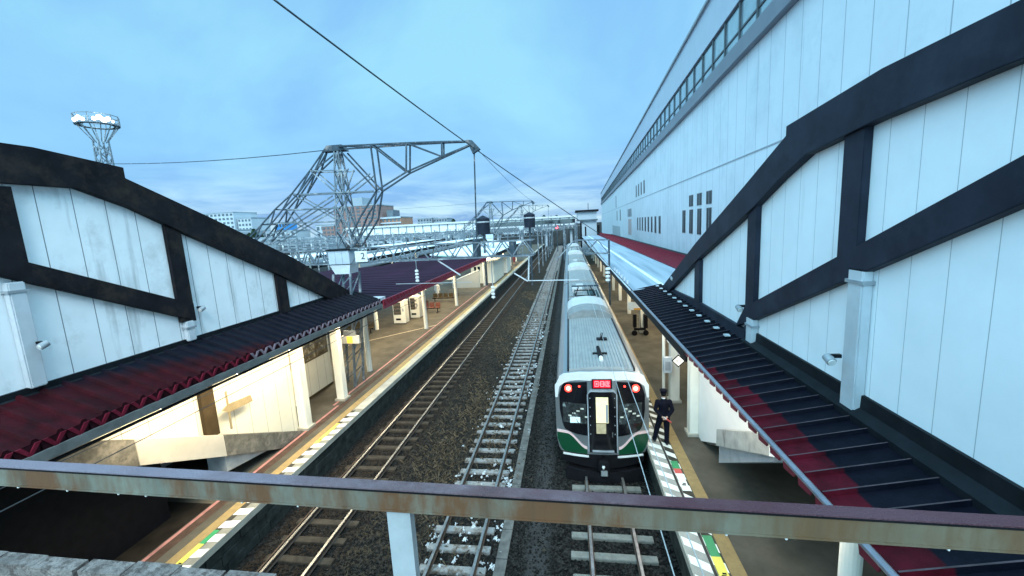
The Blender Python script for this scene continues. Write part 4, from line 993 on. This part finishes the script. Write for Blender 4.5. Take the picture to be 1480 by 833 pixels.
# green lower corners with the pale curved band
for s in (-1, 1):
    X = [XC + s * (.5 + .955 * i / 20) for i in range(21)]
    if s < 0: X = X[::-1]
    def band(x):
        d = abs(x - XC); k = min(1, max(0, (d - .5) / .62)); return 1.02 + .48 * (k * k * (3 - 2 * k)) * .9 + .48 * .1 * k
    lo = lambda x: .86 + .42 * max(0, (abs(x - XC) - 1.2) / .255) ** 2
    MB().plate(X, lo, lambda x: max(lo(x) + .005, band(x)), yf, .012).build('green_panel', tgreen, T)
    MB().plate(X, band, lambda x: band(x) + .085, yf, .018).build('livery_band', tpink, T)
    X = [XC + s * (.46 + .82 * i / 10) for i in range(11)]
    if s < 0: X = X[::-1]
    MB().plate(X, lambda x: .76, lambda x: .80, yf, .05).build('bumper_strip', rim, T)
    X = [XC + s * (.02 + 1.3 * i / 14) for i in range(15)]
    if s < 0: X = X[::-1]
    MB().plate(X, lambda x: .3 + .15 * abs(x - XC), lambda x: .85, lambda x: yf(x) + .04, 0).build('skirt', black, T)
X = [XC - 1.2 + 2.4 * i / 20 for i in range(21)]
MB().plate(X, lambda x: .02, lambda x: .34 + .1 * abs(x - XC), lambda x: yf(x) - .2, .05).build('snow_plough', black, T)
MB().box(XC - 1.1, XC + 1.1, YF + .02, YF + 1.4, .05, .3).build('plough_frame', black, T)
text('lettering', 'JR', .12, mat('dark grey lettering', (.05, .055, .05), .5), Matrix.Translation((XC + 1.13, yf(XC + 1.13) - .01, 1.66)) @ FACE, T)
cp = MB().box(.88 - .17, .88 + .17, YF - .3, YF + .1, .42, .72).build('coupler', black, T, bevel=.03)
MB().box(.88 - .12, .88 + .12, YF - .34, YF - .301, .3, .52).build('coupler_head', acg, cp, bevel=.02)
MB().lathe((.86, YF - .32, .62), [(.03, -.06), (.05, 0), (.03, .06)], 10).build('coupler_link', insul, cp)

# ---------------------------------------------------------------- guard on the platform
def remesh(mb, name, m, parent, vox, sm=6):
    o = mb.build(name, m, parent)
    md = o.modifiers.new('r', 'REMESH'); md.mode = 'VOXEL'; md.voxel_size = vox
    ms = o.modifiers.new('s', 'SMOOTH'); ms.iterations = sm; ms.factor = .5
    bpy.context.view_layer.update()
    me = bpy.data.meshes.new_from_object(o.evaluated_get(bpy.context.evaluated_depsgraph_get()))
    o.modifiers.clear(); old = o.data; o.data = me; bpy.data.meshes.remove(old)
    for p in me.polygons: p.use_smooth = True
    return o
def limb(mb, pts):
    for (a, ra), (b, rb_) in zip(pts[:-1], pts[1:]):
        mb.cyl(a, b, ra, rb_, 14); mb.ball(b, rb_, 12, 8)
    mb.ball(pts[0][0], pts[0][1], 12, 8)
px, py = 2.85, 13.0
p = thing('person', 'person in dark navy uniform standing with hands folded behind the back beside the train', 'person', (px, py, PZ))
def q(x, y, z): return (px + x, py + y, PZ + z)
bd = MB()
hips = q(0, 0, .93)
for s in (-1, 1):
    fx, fy = (-.27, .06) if s < 0 else (.07, -.14)
    limb(bd, [(q(s * .085, 0, .9), .085), (q((fx + s * .085) / 2 + s * .01, fy / 2 + .01, .5), .056), (q(fx, fy, .1), .038)])
    limb(bd, [(q(fx, fy, .06), .036), (q(fx - .02, fy + .14, .035), .03)])
    limb(bd, [(q(s * .18, 0, 1.42), .055), (q(s * .255, -.06, 1.16), .043), (q(s * .1, -.16, .97), .032), (q(s * .03, -.18, .93), .028)])
    for i in range(4):     # fingers curled round each other behind the back
        a = q(s * .02, -.18 - .004 * i, .95 - .02 * i); b = q(-s * .03, -.205, .94 - .021 * i); c2 = q(-s * .055, -.185, .928 - .021 * i)
        limb(bd, [(a, .0095), (b, .009), (c2, .008)])
    limb(bd, [(q(s * .03, -.18, .96), .011), (q(s * .01, -.2, .985), .009)])
limb(bd, [(q(0, 0, .93), .13), (q(0, .005, 1.15), .125), (q(0, 0, 1.36), .14), (q(0, 0, 1.46), .07), (q(0, .01, 1.52), .052), (q(0, .02, 1.58), .05)])
bd.ball(q(0, .03, 1.645), .1, 16, 12, (.78, .95, 1.15)); bd.ball(q(0, .118, 1.63), .02, 8, 6, (.8, 1, 1.3))
for s in (-1, 1): bd.ball(q(s * .08, .02, 1.64), .022, 8, 6, (.5, 1, 1.5)); bd.ball(q(s * .03, .112, 1.665), .012, 8, 6)
bd.ball(q(0, .108, 1.59), .018, 8, 6, (1.4, .6, .5))
remesh(bd, 'body', skinm, p, .0075, 4)
jk = MB()
limb(jk, [(q(0, 0, .9), .16), (q(0, .0, 1.12), .155), (q(0, 0, 1.33), .165), (q(0, 0, 1.43), .11)])
for s in (-1, 1):
    limb(jk, [(q(s * .12, 0, 1.36), .1), (q(s * .19, 0, 1.41), .075), (q(s * .265, -.06, 1.16), .066), (q(s * .12, -.16, .985), .05)])
    jk.ball(q(s * .1, 0, 1.0), .1, 10, 8, (1, .9, 1.6))
jk.v = [(x, py + (y - py) * (.78 if y > py - .1 else 1), z) for x, y, z in jk.v]
remesh(jk, 'jacket', suit, p, .014, 5)
tr = MB()
for s in (-1, 1):
    fx, fy = (-.27, .06) if s < 0 else (.07, -.14)
    limb(tr, [(q(s * .085, 0, .9), .112), (q((fx + s * .085) / 2 + s * .01, fy / 2 + .01, .5), .085), (q(fx, fy, .09), .072)])
remesh(tr, 'trousers', suit, p, .014, 4)
sh = MB()
for s in (-1, 1):
    fx, fy = (-.27, .06) if s < 0 else (.07, -.14)
    limb(sh, [(q(fx, fy - .04, .045), .045), (q(fx - .02, fy + .16, .04), .04)])
sh.v = [(x, y, max(z, PZ + .003)) for x, y, z in sh.v]
remesh(sh, 'shoes', black_g, p, .012, 3)
MB().lathe(q(0, .012, 1.5), [(.062, -.02), (.066, .03), (.06, .045)], 16).build('shirt_collar', collar, p, smooth=True)
hb = MB().ball(q(0, .012, 1.665), .105, 16, 12, (.8, .9, 1.08)); hb.v = [(x, y, max(z, PZ + 1.6)) for x, y, z in hb.v]
hb.build('hair', hairm, p, smooth=True)
MB().lathe(q(0, .02, 1.72), [(.092, -.035), (.096, .02), (.125, .055), (.12, .075), (0, .085)], 20).build('cap', suit, p, smooth=True)
fl = thing('hand_flag', 'small rolled red flag on a white stick held behind the back of the guard', 'flag', q(.05, -.23, .9))
MB().cyl(q(-.04, -.235, .99), q(.14, -.235, .84), .012, .012, 8).build('stick', collar, fl)
MB().cyl(q(.04, -.236, .925), q(.19, -.236, .8), .03, .022, 10).build('rolled_cloth', redp, fl)

# ---------------------------------------------------------------- platform furniture
def vending(x, y, label, dx=1.0):
    t = thing('vending_machine', label, 'vending machine', (x, y, PZ), 'vending machines on the left platform')
    b = MB().box(x - dx / 2, x + dx / 2, y, y + .75, PZ + .05, PZ + 1.86).build('cabinet', vend_w, t, bevel=.02)
    MB().box(x - dx / 2 + .06, x + dx / 2 - .34, y - .012, y + .001, PZ + .75, PZ + 1.72).build('display_window', mat('vending display', (.05, .055, .05), .2, 0, .6, 12), t)
    mb = MB()
    for r0 in range(3):
        for c0 in range(6): mb.cyl((x - dx / 2 + .12 + c0 * .09, y - .013, PZ + .83 + r0 * .3), (x - dx / 2 + .12 + c0 * .09, y - .013, PZ + 1.0 + r0 * .3), .03, .03, 8)
    mb.build('drink_sample', mat('drink samples', (.12, .09, .075), .4, 0, .9, 11), t)
    MB().box(x - .3, x + .1, y - .012, y + .001, PZ + .3, PZ + .45).build('outlet', black, t)
    MB().box(x + dx / 2 - .24, x + dx / 2 - .1, y - .012, y + .001, PZ + 1.0, PZ + 1.25).build('coin_panel', grey, t)
    for sx in (-.4, .4): MB().box(x + sx - .05, x + sx + .05, y + .05, y + .7, PZ, PZ + .05).build('foot', black, t)
vending(-13.45, 30.3, 'white drinks vending machine nearer of the two, beside the round column')
vending(-12.9, 32.2, 'white vending machine farther of the two, partly behind its neighbour', .8)
def bench(x, y, label, n=4, m=bench_m):
    t = thing('platform_bench', label, 'bench', (x, y, PZ), 'seats on the left platform')
    for i in range(n):
        a = x + i * .55
        s = MB().box(a - .22, a + .22, y - .2, y + .22, PZ + .42, PZ + .46); s.box(a - .22, a + .22, y + .2, y + .25, PZ + .46, PZ + .85); s.build('seat', m, t, bevel=.015)
    MB().box(x - .25, x + (n - 1) * .55 + .25, y - .04, y + .04, PZ + .34, PZ + .42).build('rail', black, t)
    for a in (x, x + (n - 1) * .55):
        l_ = MB(); l_.box(a - .03, a + .03, y - .03, y + .03, PZ, PZ + .35); l_.box(a - .05, a + .05, y - .25, y + .25, PZ, PZ + .04); l_.build('leg', black, t)
bench(-16.2, 27.5, 'row of dark olive seats under the near end of the plum canopy', 4)
bench(-12.8, 34.5, 'row of reddish brown seats behind the round column', 3, mat('red brown seat', (.16, .05, .035), .5))
bench(-13.6, 39.5, 'row of olive brown seats beneath the cream sign box', 5)
bench(-14.8, 35.5, 'row of dark seats beyond the two vending machines', 4)
def diamond(x, y, z, r, border, fill, mark, label):
    t = thing('diamond_sign', label, 'sign', (x, y, z), 'diamond signs for train stopping positions')
    MB().prism([(x - r, z), (x, z - r), (x + r, z), (x, z + r)], 1, y, y + .02).build('border', border, t)
    k = r * .78; MB().prism([(x - k, z), (x, z - k), (x + k, z), (x, z + k)], 1, y - .006, y - .001).build('face', fill, t)
    if mark: text('lettering', mark, r * .62, mat('grey lettering', (.12, .12, .12), .5), Matrix.Translation((x, y - .008, z)) @ FACE, t)
    MB().cyl((x, y + .03, z + r * .6), (x, y + .03, z + r + .5), .02, .02, 6).build('hanger', grey, t)
diamond(3.12, 12.3, 4.05, .2, flash, cream, '4 2', 'white diamond sign with thin black border under the right red canopy')
diamond(-12.6, 33.6, 3.45, .5, insul, black, '', 'black diamond sign with thick white border under the plum canopy')
t = thing('box_sign', 'white and yellow illuminated exit sign on the lattice pylon', 'sign', (-10.2, 17.3, 3.45))
MB().box(-10.6, -9.75, 17.28, 17.4, 3.28, 3.64).build('case', insul, t); MB().box(-10.34, -10.06, 17.27, 17.279, 3.3, 3.62).build('yellow_panel', mat('lit yellow panel', (.8, .55, .05), .5, emit=(1, .7, .1), estr=.5), t)
MB().box(-10.5, -9.9, 17.3, 17.36, 3.64, 3.9).build('hanger', grey, t)
t = thing('arrow_sign', 'tan arrow shaped sign plate on a thin post before the cream wall', 'sign', (-10.2, 10.6, 3.1))
MB().cyl((-10.2, 10.3, 2.72), (-10.2, 10.3, 3.9), .03, .03, 8).build('post', mat('tan paint', (.3, .24, .14), .6), t)
MB().prism([(10.05, 3.4), (10.3, 3.5), (11.15, 3.42), (11.2, 3.2), (10.3, 3.25)], 0, -10.2, -10.17).build('plate', MATS['tan paint'], t)
t = thing('hanging_sign', 'white sign box hanging under the far part of the right canopy', 'sign', (3.35, 27, 3.4))
MB().box(3.3, 4.1, 24.0, 24.1, 3.1, 3.55).build('case', insul, t); MB().box(3.6, 4.1, 23.99, 23.999, 3.1, 3.2).build('orange_strip', mat('orange strip', (.6, .28, .03), .5), t); MB().box(3.65, 3.7, 24.02, 24.06, 3.55, 5.0).build('hanger', grey, t)
t = thing('hand_cart', 'black two-wheeled cart by the white column of the right platform', 'cart', (4.2, 26.0, PZ))
MB().box(3.85, 4.05, 25.9, 26.2, PZ + .5, PZ + 1.35).build('body', black, t); MB().box(4.5, 4.72, 25.9, 26.2, PZ + .45, PZ + 1.3).build('bag', black, t); MB().beam((4.3, 26.05, PZ + .4), (4.3, 26.2, PZ + 1.6), .04).build('handle', black, t)
for xx in (3.9, 4.6):
    w = MB().cyl((xx - .04, 25.95, PZ + .17), (xx + .04, 25.95, PZ + .17), .17, .17, 16); w.cyl((xx, 25.8, PZ + .17), (xx, 25.86, PZ + .17), .17, .17, 16); w.build('wheel', black, t)
MB().box(3.9, 4.62, 25.98, 26.12, PZ + .3, PZ + .44).build('frame', black, t)
# cabinet and box by the right columns
t = thing('electrical_cabinet', 'grey electrical cabinet hung on the white pillar behind the guard', 'cabinet', (3.55, 15.6, 2.6))
MB().box(3.45, 3.76, 15.7, 15.9, 2.4, 3.0).build('case', pipe, t); MB().box(3.5, 3.7, 15.69, 15.699, 2.5, 2.85).build('panel', grey, t)
MB().cyl((3.5, 15.95, PZ), (3.5, 15.95, 4.8), .06, .06, 10).build('conduit', cream, t)
t = thing('speaker_box', 'small white loudspeaker box under the eave of the right red canopy', 'loudspeaker', (3.2, 13.6, 4.1))
MB().box(3.1, 3.4, 13.5, 13.7, 4.25, 4.6).build('case', insul, t); MB().box(3.22, 3.28, 13.55, 13.6, 4.6, 4.9).build('bracket', grey, t)
# far-end platform structures on the left platform
t = thing('waiting_room', 'cream waiting room with windows on the left platform far end', 'waiting room', (-11.3, 52, PZ))
MB().box(-12.7, -9.7, 52, 60, PZ, PZ + 2.7).build('wall', creamwall, t); MB().box(-12.9, -9.5, 51.8, 60.2, PZ + 2.7, PZ + 2.85).build('roof', cream, t)
for i in range(2): MB().box(-12.3 + i * .5, -12.0 + i * .5, 51.97, 52, PZ + 1.7, PZ + 2.2).build('window', glass_d, t)
t = thing('stair_parapet', 'low cream stair wall with sloping top on the left platform', 'wall', (-12.5, 49, PZ))
MB().prism([(-14.3, PZ), (-10.9, PZ), (-10.9, PZ + 2.1), (-12.2, PZ + 1.7), (-14.3, PZ + .8)], 1, 48.5, 48.8).build('panel', creamwall, t); MB().prism([(-14.35, PZ + .8), (-10.85, PZ + 2.1), (-10.85, PZ + 2.2), (-14.35, PZ + .9)], 1, 48.45, 48.85).build('coping', cream, t)
t = thing('kiosk', 'cream kiosk with pale boxes near the far end of the left platform', 'kiosk', (-9.9, 62, PZ))
MB().box(-11.2, -9.6, 63, 67, PZ, PZ + 2.4).build('wall', cream, t); MB().box(-11.0, -10.2, 62.97, 63, PZ + 1.0, PZ + 1.9).build('counter_opening', black, t); MB().box(-11.3, -9.5, 62.8, 67.2, PZ + 2.4, PZ + 2.5).build('roof', vend_w, t)
t = thing('box_sign', 'cream sign box with two dark dots hanging beyond the round columns', 'sign', (-12.6, 39, 3.7))
MB().box(-13.6, -11.4, 39.0, 39.2, 3.35, 3.95).build('case', cream, t); 
for xx in (-13.35, -11.7): MB().cyl((xx, 38.99, 3.65), (xx, 38.97, 3.65), .1, .1, 10).build('spot', black, t)
for xx in (-13.3, -11.7): MB().cyl((xx, 39.1, 3.95), (xx, 39.1, 5.0), .03, .03, 6).build('hanger', grey, t)
for i, (xx, yy, c_) in enumerate(((-10.9, 70, (.2, .2, .25)), (-10.2, 76, (.25, .06, .07)), (-13.9, 41.4, (.45, .46, .46)))):
    pp = thing('person', ('distant person in dark clothes waiting on the left platform', 'distant person in a red coat at the far end of the left platform', 'person in a pale grey coat under the plum canopy near the diamond sign')[i], 'person', (xx, yy, PZ))
    b = MB()
    for s in (-1, 1): limb(b, [((xx + s * .09, yy, PZ + .9), .09), ((xx + s * .1, yy, PZ + .05), .05)]); limb(b, [((xx + s * .2, yy, PZ + 1.4), .055), ((xx + s * .25, yy, PZ + .85), .035)])
    limb(b, [((xx, yy, PZ + .92), .14), ((xx, yy, PZ + 1.35), .16), ((xx, yy, PZ + 1.5), .06)]); b.ball((xx, yy, PZ + 1.64), .11, 10, 8)
    remesh(b, 'body', skinm, pp, .02, 3)
    cmb = MB(); limb(cmb, [((xx, yy, PZ + .6), .19), ((xx, yy, PZ + 1.36), .19)])
    for s in (-1, 1): limb(cmb, [((xx + s * .2, yy, PZ + 1.4), .08), ((xx + s * .26, yy, PZ + .9), .06)])
    remesh(cmb, 'coat', mat('coat %s' % ('dark', 'red', 'pale')[i], c_, .8), pp, .025, 3)
# recessed wall and window under the left canopy
t = thing('stair_side_room', 'cream walled room with brown framed window behind the white pillars of the left platform', 'room', (-12.5, 16, PZ))
MB().box(-14.0, -11.75, 13.6, 18.0, PZ, 5.0).build('wall', creamwall, t)
MB().box(-11.76, -11.735, 13.6, 18.0, PZ, PZ + .12).build('skirting', bench_m, t)
f = MB().box(-11.745, -11.70, 15.0, 17.8, 2.75, 4.6).build('window', mat('brown window frame', (.12, .09, .05), .5), t)
MB().box(-11.699, -11.69, 15.08, 17.72, 2.83, 4.52).build('pane', mat('brownish window glass', (.16, .13, .085), .12, 0, .7, 2.2, col2=(.42, .39, .3), c2lo=.52, c2hi=.6, c2scale=2.5), f)
mb = MB()
for yy in (15.95, 16.85): mb.box(-11.689, -11.67, yy - .025, yy + .025, 2.83, 4.52)
mb.build('mullion', MATS['brown window frame'], f)

# ---------------------------------------------------------------- poles, signals, drums
def drum(x, y, z0, z1, r, label):
    t = thing('signal_drum', label, 'signal housing', (x, y, 0), 'dark drum housings on poles')
    MB().cyl((x, y, 0), (x, y, z0), .14, .14, 10).build('pole', steeld, t)
    MB().lathe((x, y, 0), [(0, z0), (r, z0), (r * 1.02, z1), (r * .9, z1 + .05), (.1, z1 + r * .45), (0, z1 + r * .5)], 18).build('drum', mat('dark navy drum', (.012, .016, .026), .5, 0, .3, 1), t)
    MB().lathe((x, y, 0), [(r * 1.03, z1 - .5), (r * 1.05, z1 - .42), (r * 1.03, z1 - .34)], 18).build('band', grey, t)
drum(-10.3, 50, 7.4, 9.3, .8, 'dark drum with conical cap on a pole beside the hanging boom rod')
drum(-5.15, 56, 7.9, 9.6, .75, 'dark drum with conical cap on a pole between the tracks')
t = thing('signal_lamp', 'red lit railway signal on a bracket in front of the far concourse', 'signal', (-3.2, 120, 0))
MB().cyl((-3.2, 120, 0), (-3.2, 120, 6.4), .12, .12, 8).build('pole', steeld, t); MB().box(-3.8, -2.6, 119.9, 120.1, 6.4, 7.7).build('backplate', black, t)
MB().cyl((-3.2, 119.85, 7.05), (-3.2, 119.75, 7.05), .42, .42, 16).build('lens', mat('lit red signal', (.6, .02, .03), .3, 0, 0, 1, emit=(1, .06, .1), estr=8), t)
def yardpole(x, y, h, w, label):
    t = thing('catenary_pole', label, 'pole', (x, y, 0), 'catenary poles in the yard')
    MB().cyl((x, y, 0), (x, y, h), .13, .1, 8).build('mast', steelw, t)
    mb = MB().beam((x, y, h - 1.0), (x + w, y, h - .8), .1); mb.beam((x, y, h - .1), (x + w * .8, y, h - .8), .06); mb.build('bracket', steelw, t)
    mb = MB().lathe((x + w * .85, y, h - 1.5), [(.02, .6), (.08, .5), (.08, .3), (.02, .25), (.02, 0)], 8); mb.build('insulator', insul, t)
    return t
yp = yardpole(0, 0, 8.2, 2.6, 'galvanised catenary pole with bracket in the distant yard')
yp.location = (-20.5, 62, 0)
ry = random.Random(11); spots = []
for col in (-20.5, -33, -36, -50, -54, -66, -72, -84):
    for k in range(6):
        y = 55 + 17 * k + ry.uniform(-4, 4)
        if (col, k) == (-20.5, 0): continue
        spots.append((col + ry.uniform(-.5, .5), y))
for k in range(7): spots.append((-5.15, 70 + 11 * k)); spots.append((2.2 if k % 2 else -1.1, 98 + 9 * k))
for x, y in spots: dup(yp, (x, y, 0), 'galvanised catenary pole with bracket in the distant yard', 'catenary poles in the yard', math.pi if ry.random() < .4 else 0)
# lattice spans across the yard
for i, (y, xa, xb) in enumerate(((74, -58, -19), (92, -75, -1), (108, -75, 2), (124, -80, 2))):
    t = thing('catenary_gantry', 'flat lattice span over the yard tracks, number %s from the viewer' % ('nearest', 'second', 'third', 'fourth')[i] if False else ('nearest flat lattice span over the yard tracks', 'second flat lattice span over the yard tracks', 'third flat lattice span over the yard tracks', 'farthest flat lattice span over the yard tracks')[i], 'gantry', ((xa + xb) / 2, y, 0), 'flat lattice spans over the yard')
    mb = MB()
    for z in (6.7, 7.3): mb.beam((xa, y, z), (xb, y, z), .09)
    x = xa
    while x < xb - 1: mb.beam((x, y, 6.7), (x + .8, y, 7.3), .06); mb.beam((x + .8, y, 7.3), (x + 1.6, y, 6.7), .06); x += 1.6
    mb.build('span', steelw, t)
    for x in (xa, xb): MB().cyl((x, y, 0), (x, y, 7.6), .16, .14, 8).build('mast', steelw, t)

# parked trains in the yard
def parked(x, y, n, rm, label):
    t = thing('parked_train', label, 'train', (x, y, 0), 'trains parked in the yard')
    for k in range(n):
        ya = y + 20.2 * k
        c = MB().prism([(x - 1.45, .9), (x - 1.47, 2.9), (x - 1.2, 3.5), (x, 3.7), (x + 1.2, 3.5), (x + 1.47, 2.9), (x + 1.45, .9)], 1, ya, ya + 19.6).build('car_body', silver, t)
        MB().prism([(x - 1.1, 3.53), (x, 3.74), (x + 1.1, 3.53), (x + 1.0, 3.9), (x - 1.0, 3.9)], 1, ya + 3, ya + 16).build('roof_unit', rm, c)
        MB().box(x + 1.47, x + 1.48, ya + 1, ya + 18.6, 1.9, 2.7).build('window_band', glass_d, c)
        MB().box(x - 1.2, x + 1.2, ya + 1, ya + 18.6, .2, .9).build('bogies', black, c)
parked(-20.8, 62, 3, mat('pale green roof unit', (.1, .42, .33), .5), 'parked train with pale green roof units in the yard')
parked(-34.5, 58, 4, acw, 'parked train with white roof units beside the second platform')
parked(-52, 64, 4, acw, 'parked train with white roof units in the middle of the yard')
parked(-69, 70, 3, acw, 'parked train with white roof units farthest left in the yard')

# far concourse over the tracks
t = thing('concourse_bridge', 'long white elevated concourse crossing all tracks in the distance', 'bridge', (-40, 150, 0))
MB().box(-84, 2.5, 150, 158, 7.4, 10.1).build('wall', mat('concourse white', (.6, .63, .65), .5, 0, .05, .2, groove=(0, 3.2, .4, .22, (.16, .19, .21))), t)
MB().box(-84.5, 3, 149.4, 158.6, 10.1, 10.75).build('roof', acw, t)
MB().box(-84, 2.5, 149.9, 158, 6.0, 7.4).build('girder', mat('dark girder', (.045, .055, .065), .6), t)
MB().box(-32, 2.5, 149.9, 149.99, 8.0, 9.5).build('window_band', glass_d, t)
mb = MB()
for x in range(-80, 3, 9): mb.box(x - .4, x + .4, 152, 154, 0, 6)
mb.build('pier', farwall, t)

# floodlight tower
t = thing('floodlight_tower', 'tall lattice floodlight tower with lit lamps on a round platform', 'floodlight tower', (-112, 90, 0))
cx, cy = -111.8, 90; mb = MB()
def fw(z): return 2.0 - .7 * min(1, z / 34)
zs = [3.0 * i for i in range(12)]
for i in range(4):
    def fp(i, z): a = i * math.pi / 2 + .6; return (cx + fw(z) * math.cos(a) * 1.1, cy + fw(z) * math.sin(a) * 1.1, z)
    mb.beam(fp(i, 0), fp(i, 34), .28)
    for a, b in zip(zs[:-1], zs[1:]): mb.beam(fp(i, a), fp(i + 1, b), .16); mb.beam(fp(i + 1, a), fp(i, b), .16)
mb.build('tower', steelw, t)
mb = MB()
for i in range(12):
    a = i * math.pi / 6; mb.beam((cx + 1.2 * math.cos(a), cy + 1.2 * math.sin(a), 33.6), (cx + 3.9 * math.cos(a), cy + 3.9 * math.sin(a), 37.6), .18)
    b = a + math.pi / 6
    for z in (37.7, 38.7, 39.6): mb.beam((cx + 4.1 * math.cos(a), cy + 4.1 * math.sin(a), z), (cx + 4.1 * math.cos(b), cy + 4.1 * math.sin(b), z), .14)
    mb.beam((cx + 4.1 * math.cos(a), cy + 4.1 * math.sin(a), 37.6), (cx + 4.1 * math.cos(a), cy + 4.1 * math.sin(a), 39.7), .14)
mb.lathe((cx, cy, 37.5), [(2.9, -.08), (4.1, -.08), (4.1, .04), (2.9, .04), (2.9, -.08)], 24); mb.build('platform', steelw, t)
for dx, dz, rr in ((-3.7, .55, .38), (-3.0, .9, .42), (-2.3, .5, .3), (-.4, .7, .35), (.5, 1.1, .5), (1.3, .6, .5), (2.0, 1.0, .4), (2.8, .6, .25)):
    p_ = Vector((cx, cy, 37.6 + dz)) + Vector((.63, .78, 0)) * dx + Vector((.78, -.63, 0)) * math.sqrt(max(.2, 15.5 - dx * dx))
    MB().cyl(p_, p_ + Vector((.78, -.63, -.35)) * .35, rr, rr * 1.1, 14).build('floodlight', flood, t)

# ---------------------------------------------------------------- city behind
def building(x0, x1, y, d, h, m, label, nx, nz, group='distant city buildings', roofbox=None, band=False):
    t = thing('city_building', label, 'building', ((x0 + x1) / 2, y, 0), group)
    MB().box(x0, x1, y, y + d, 0, h).build('wall', m, t)
    MB().box(x0 - .3, x1 + .3, y - .3, y + d + .3, h, h + .8).build('roof', fargrey, t)
    if roofbox: a, b, hh, mm = roofbox; MB().box(a, b, y + 2, y + d * .6, h + .8, h + hh).build('roof_house', mm, t)
    w = (x1 - x0) / nx; fh = h / nz; n = 0; rest = None; first = None
    for i in range(nx):
        for j in range(nz):
            if n >= 100: break
            if first is None: first = MB().box(0, w * .55, -.25, .0, 0, fh * .5).build('window', fardark, t, local=True); q_ = first
            else: q_ = first.copy(); COL.objects.link(q_); q_.parent = t
            q_.location = (x0 + w * (i + .22) - (x0 + x1) / 2, -.02, fh * (j + .3)); n += 1
    if band:
        mb = MB()
        for j in range(nz): mb.box(x0 - .4, x1 + .4, y - 1.0, y - .3, fh * j + fh * .85, fh * j + fh * 1.1)
        mb.build('balcony', farwall, t)
    return t
building(-178, -142.5, 300, 30, 29, farbrown, 'tall brown brick apartment tower with a dark rooftop tank behind the pylon', 8, 11, roofbox=(-163, -155, 6.5, fargrey))
building(-188, -178, 298, 30, 15, farbrown, 'lower brown wing beside the brick tower', 3, 5)
building(-142, -126.5, 304, 25, 19, farorange, 'orange brick block with white balconies beside the brown tower', 5, 5, roofbox=(-138, -133, 6, fardark), band=True)
building(-345, -308, 350, 30, 34, farwall, 'large pale office block farthest left above the stairway roof', 9, 9)
building(-306, -292, 352, 24, 28, farwall, 'narrow pale block next to the large office block', 4, 7)
building(-304, -294, 400, 20, 24, farblue, 'bright blue clad block low on the left skyline', 3, 4)
building(-149, -134, 400, 20, 19.5, fargrey, 'grey apartment block left of the pair behind the concourse', 5, 6)
building(-133, -119, 402, 20, 18.5, fargrey, 'grey apartment block right of the pair behind the concourse', 5, 6)
building(-63, -48, 400, 20, 15.4, farwall, 'pale low apartment block between the drums', 6, 4)
building(-46, -36, 420, 20, 12.5, farwall, 'small pale block right of the low apartments', 3, 3)
for i, (xa, xb, y, h, m) in enumerate(((-300, -262, 300, 16, farwall), (-258, -232, 280, 14, fargrey), (-230, -205, 290, 13, farwall), (-262, -240, 230, 9, farwall), (-236, -214, 220, 8, fargrey), (-200, -182, 240, 8.5, farwall), (-176, -160, 200, 7, farwall), (-158, -130, 210, 7, fargrey), (-214, -188, 330, 17, farwall), (-118, -96, 230, 8, farwall), (-95, -70, 260, 9, fargrey))):
    building(xa, xb, y, 18, h, m, ('long pale office block left of the blue tower', 'grey office block behind the back stay', 'pale block right of the grey office', 'low pale shed at the yard edge', 'low grey shed at the yard edge', 'low pale hall behind the pylon foot', 'low pale warehouse behind the yard', 'low grey warehouse behind the yard', 'pale mid-rise block beside the brick wing', 'low pale block behind the concourse left end', 'low grey block behind the concourse middle')[i], 6, 3)
def tree(x, y, h, label):
    t = thing('distant_tree', label, 'tree', (x, y, 0), 'trees on the skyline')
    MB().cyl((x, y, 0), (x, y, h * .6), h * .04, h * .02, 7).build('trunk', bark, t)
    mb = MB(); rt = random.Random(int(abs(x)))
    for k in range(420):
        u = rt.random(); ph = rt.uniform(0, 6.28); z = h * (.25 + .75 * u); rr = h * .3 * (1 - u) ** .6 * rt.random() ** .4 + .1
        c = Vector((x + rr * math.cos(ph), y + rr * math.sin(ph), z)); a = Vector([rt.uniform(-1, 1) for _ in range(3)]).normalized() * h * .05; b = Vector([rt.uniform(-1, 1) for _ in range(3)]).normalized() * h * .05
        mb.add([c - a, c + b, c + a, c - b], [(0, 1, 2, 3)])
    mb.build('crown', leaf, t)
for i, (x, y, h) in enumerate(((-229, 272, 13), (-224, 271, 15.5), (-217, 270, 11), (-27, 300, 13.5), (-22.5, 300, 13), (-17, 300, 14), (-12, 302, 13.2), (-8, 300, 13.5), (-84, 300, 15))):
    tree(x, y, h, ('dark tree left of the back stay', 'dark shorter tree behind the back stay', 'tall dark tree by the far-left offices', 'leftmost small dark tree above the concourse', 'second small dark tree above the concourse', 'third small dark tree above the concourse', 'fourth small dark tree above the concourse', 'rightmost small dark tree above the concourse', 'lone dark tree above the concourse middle')[i])
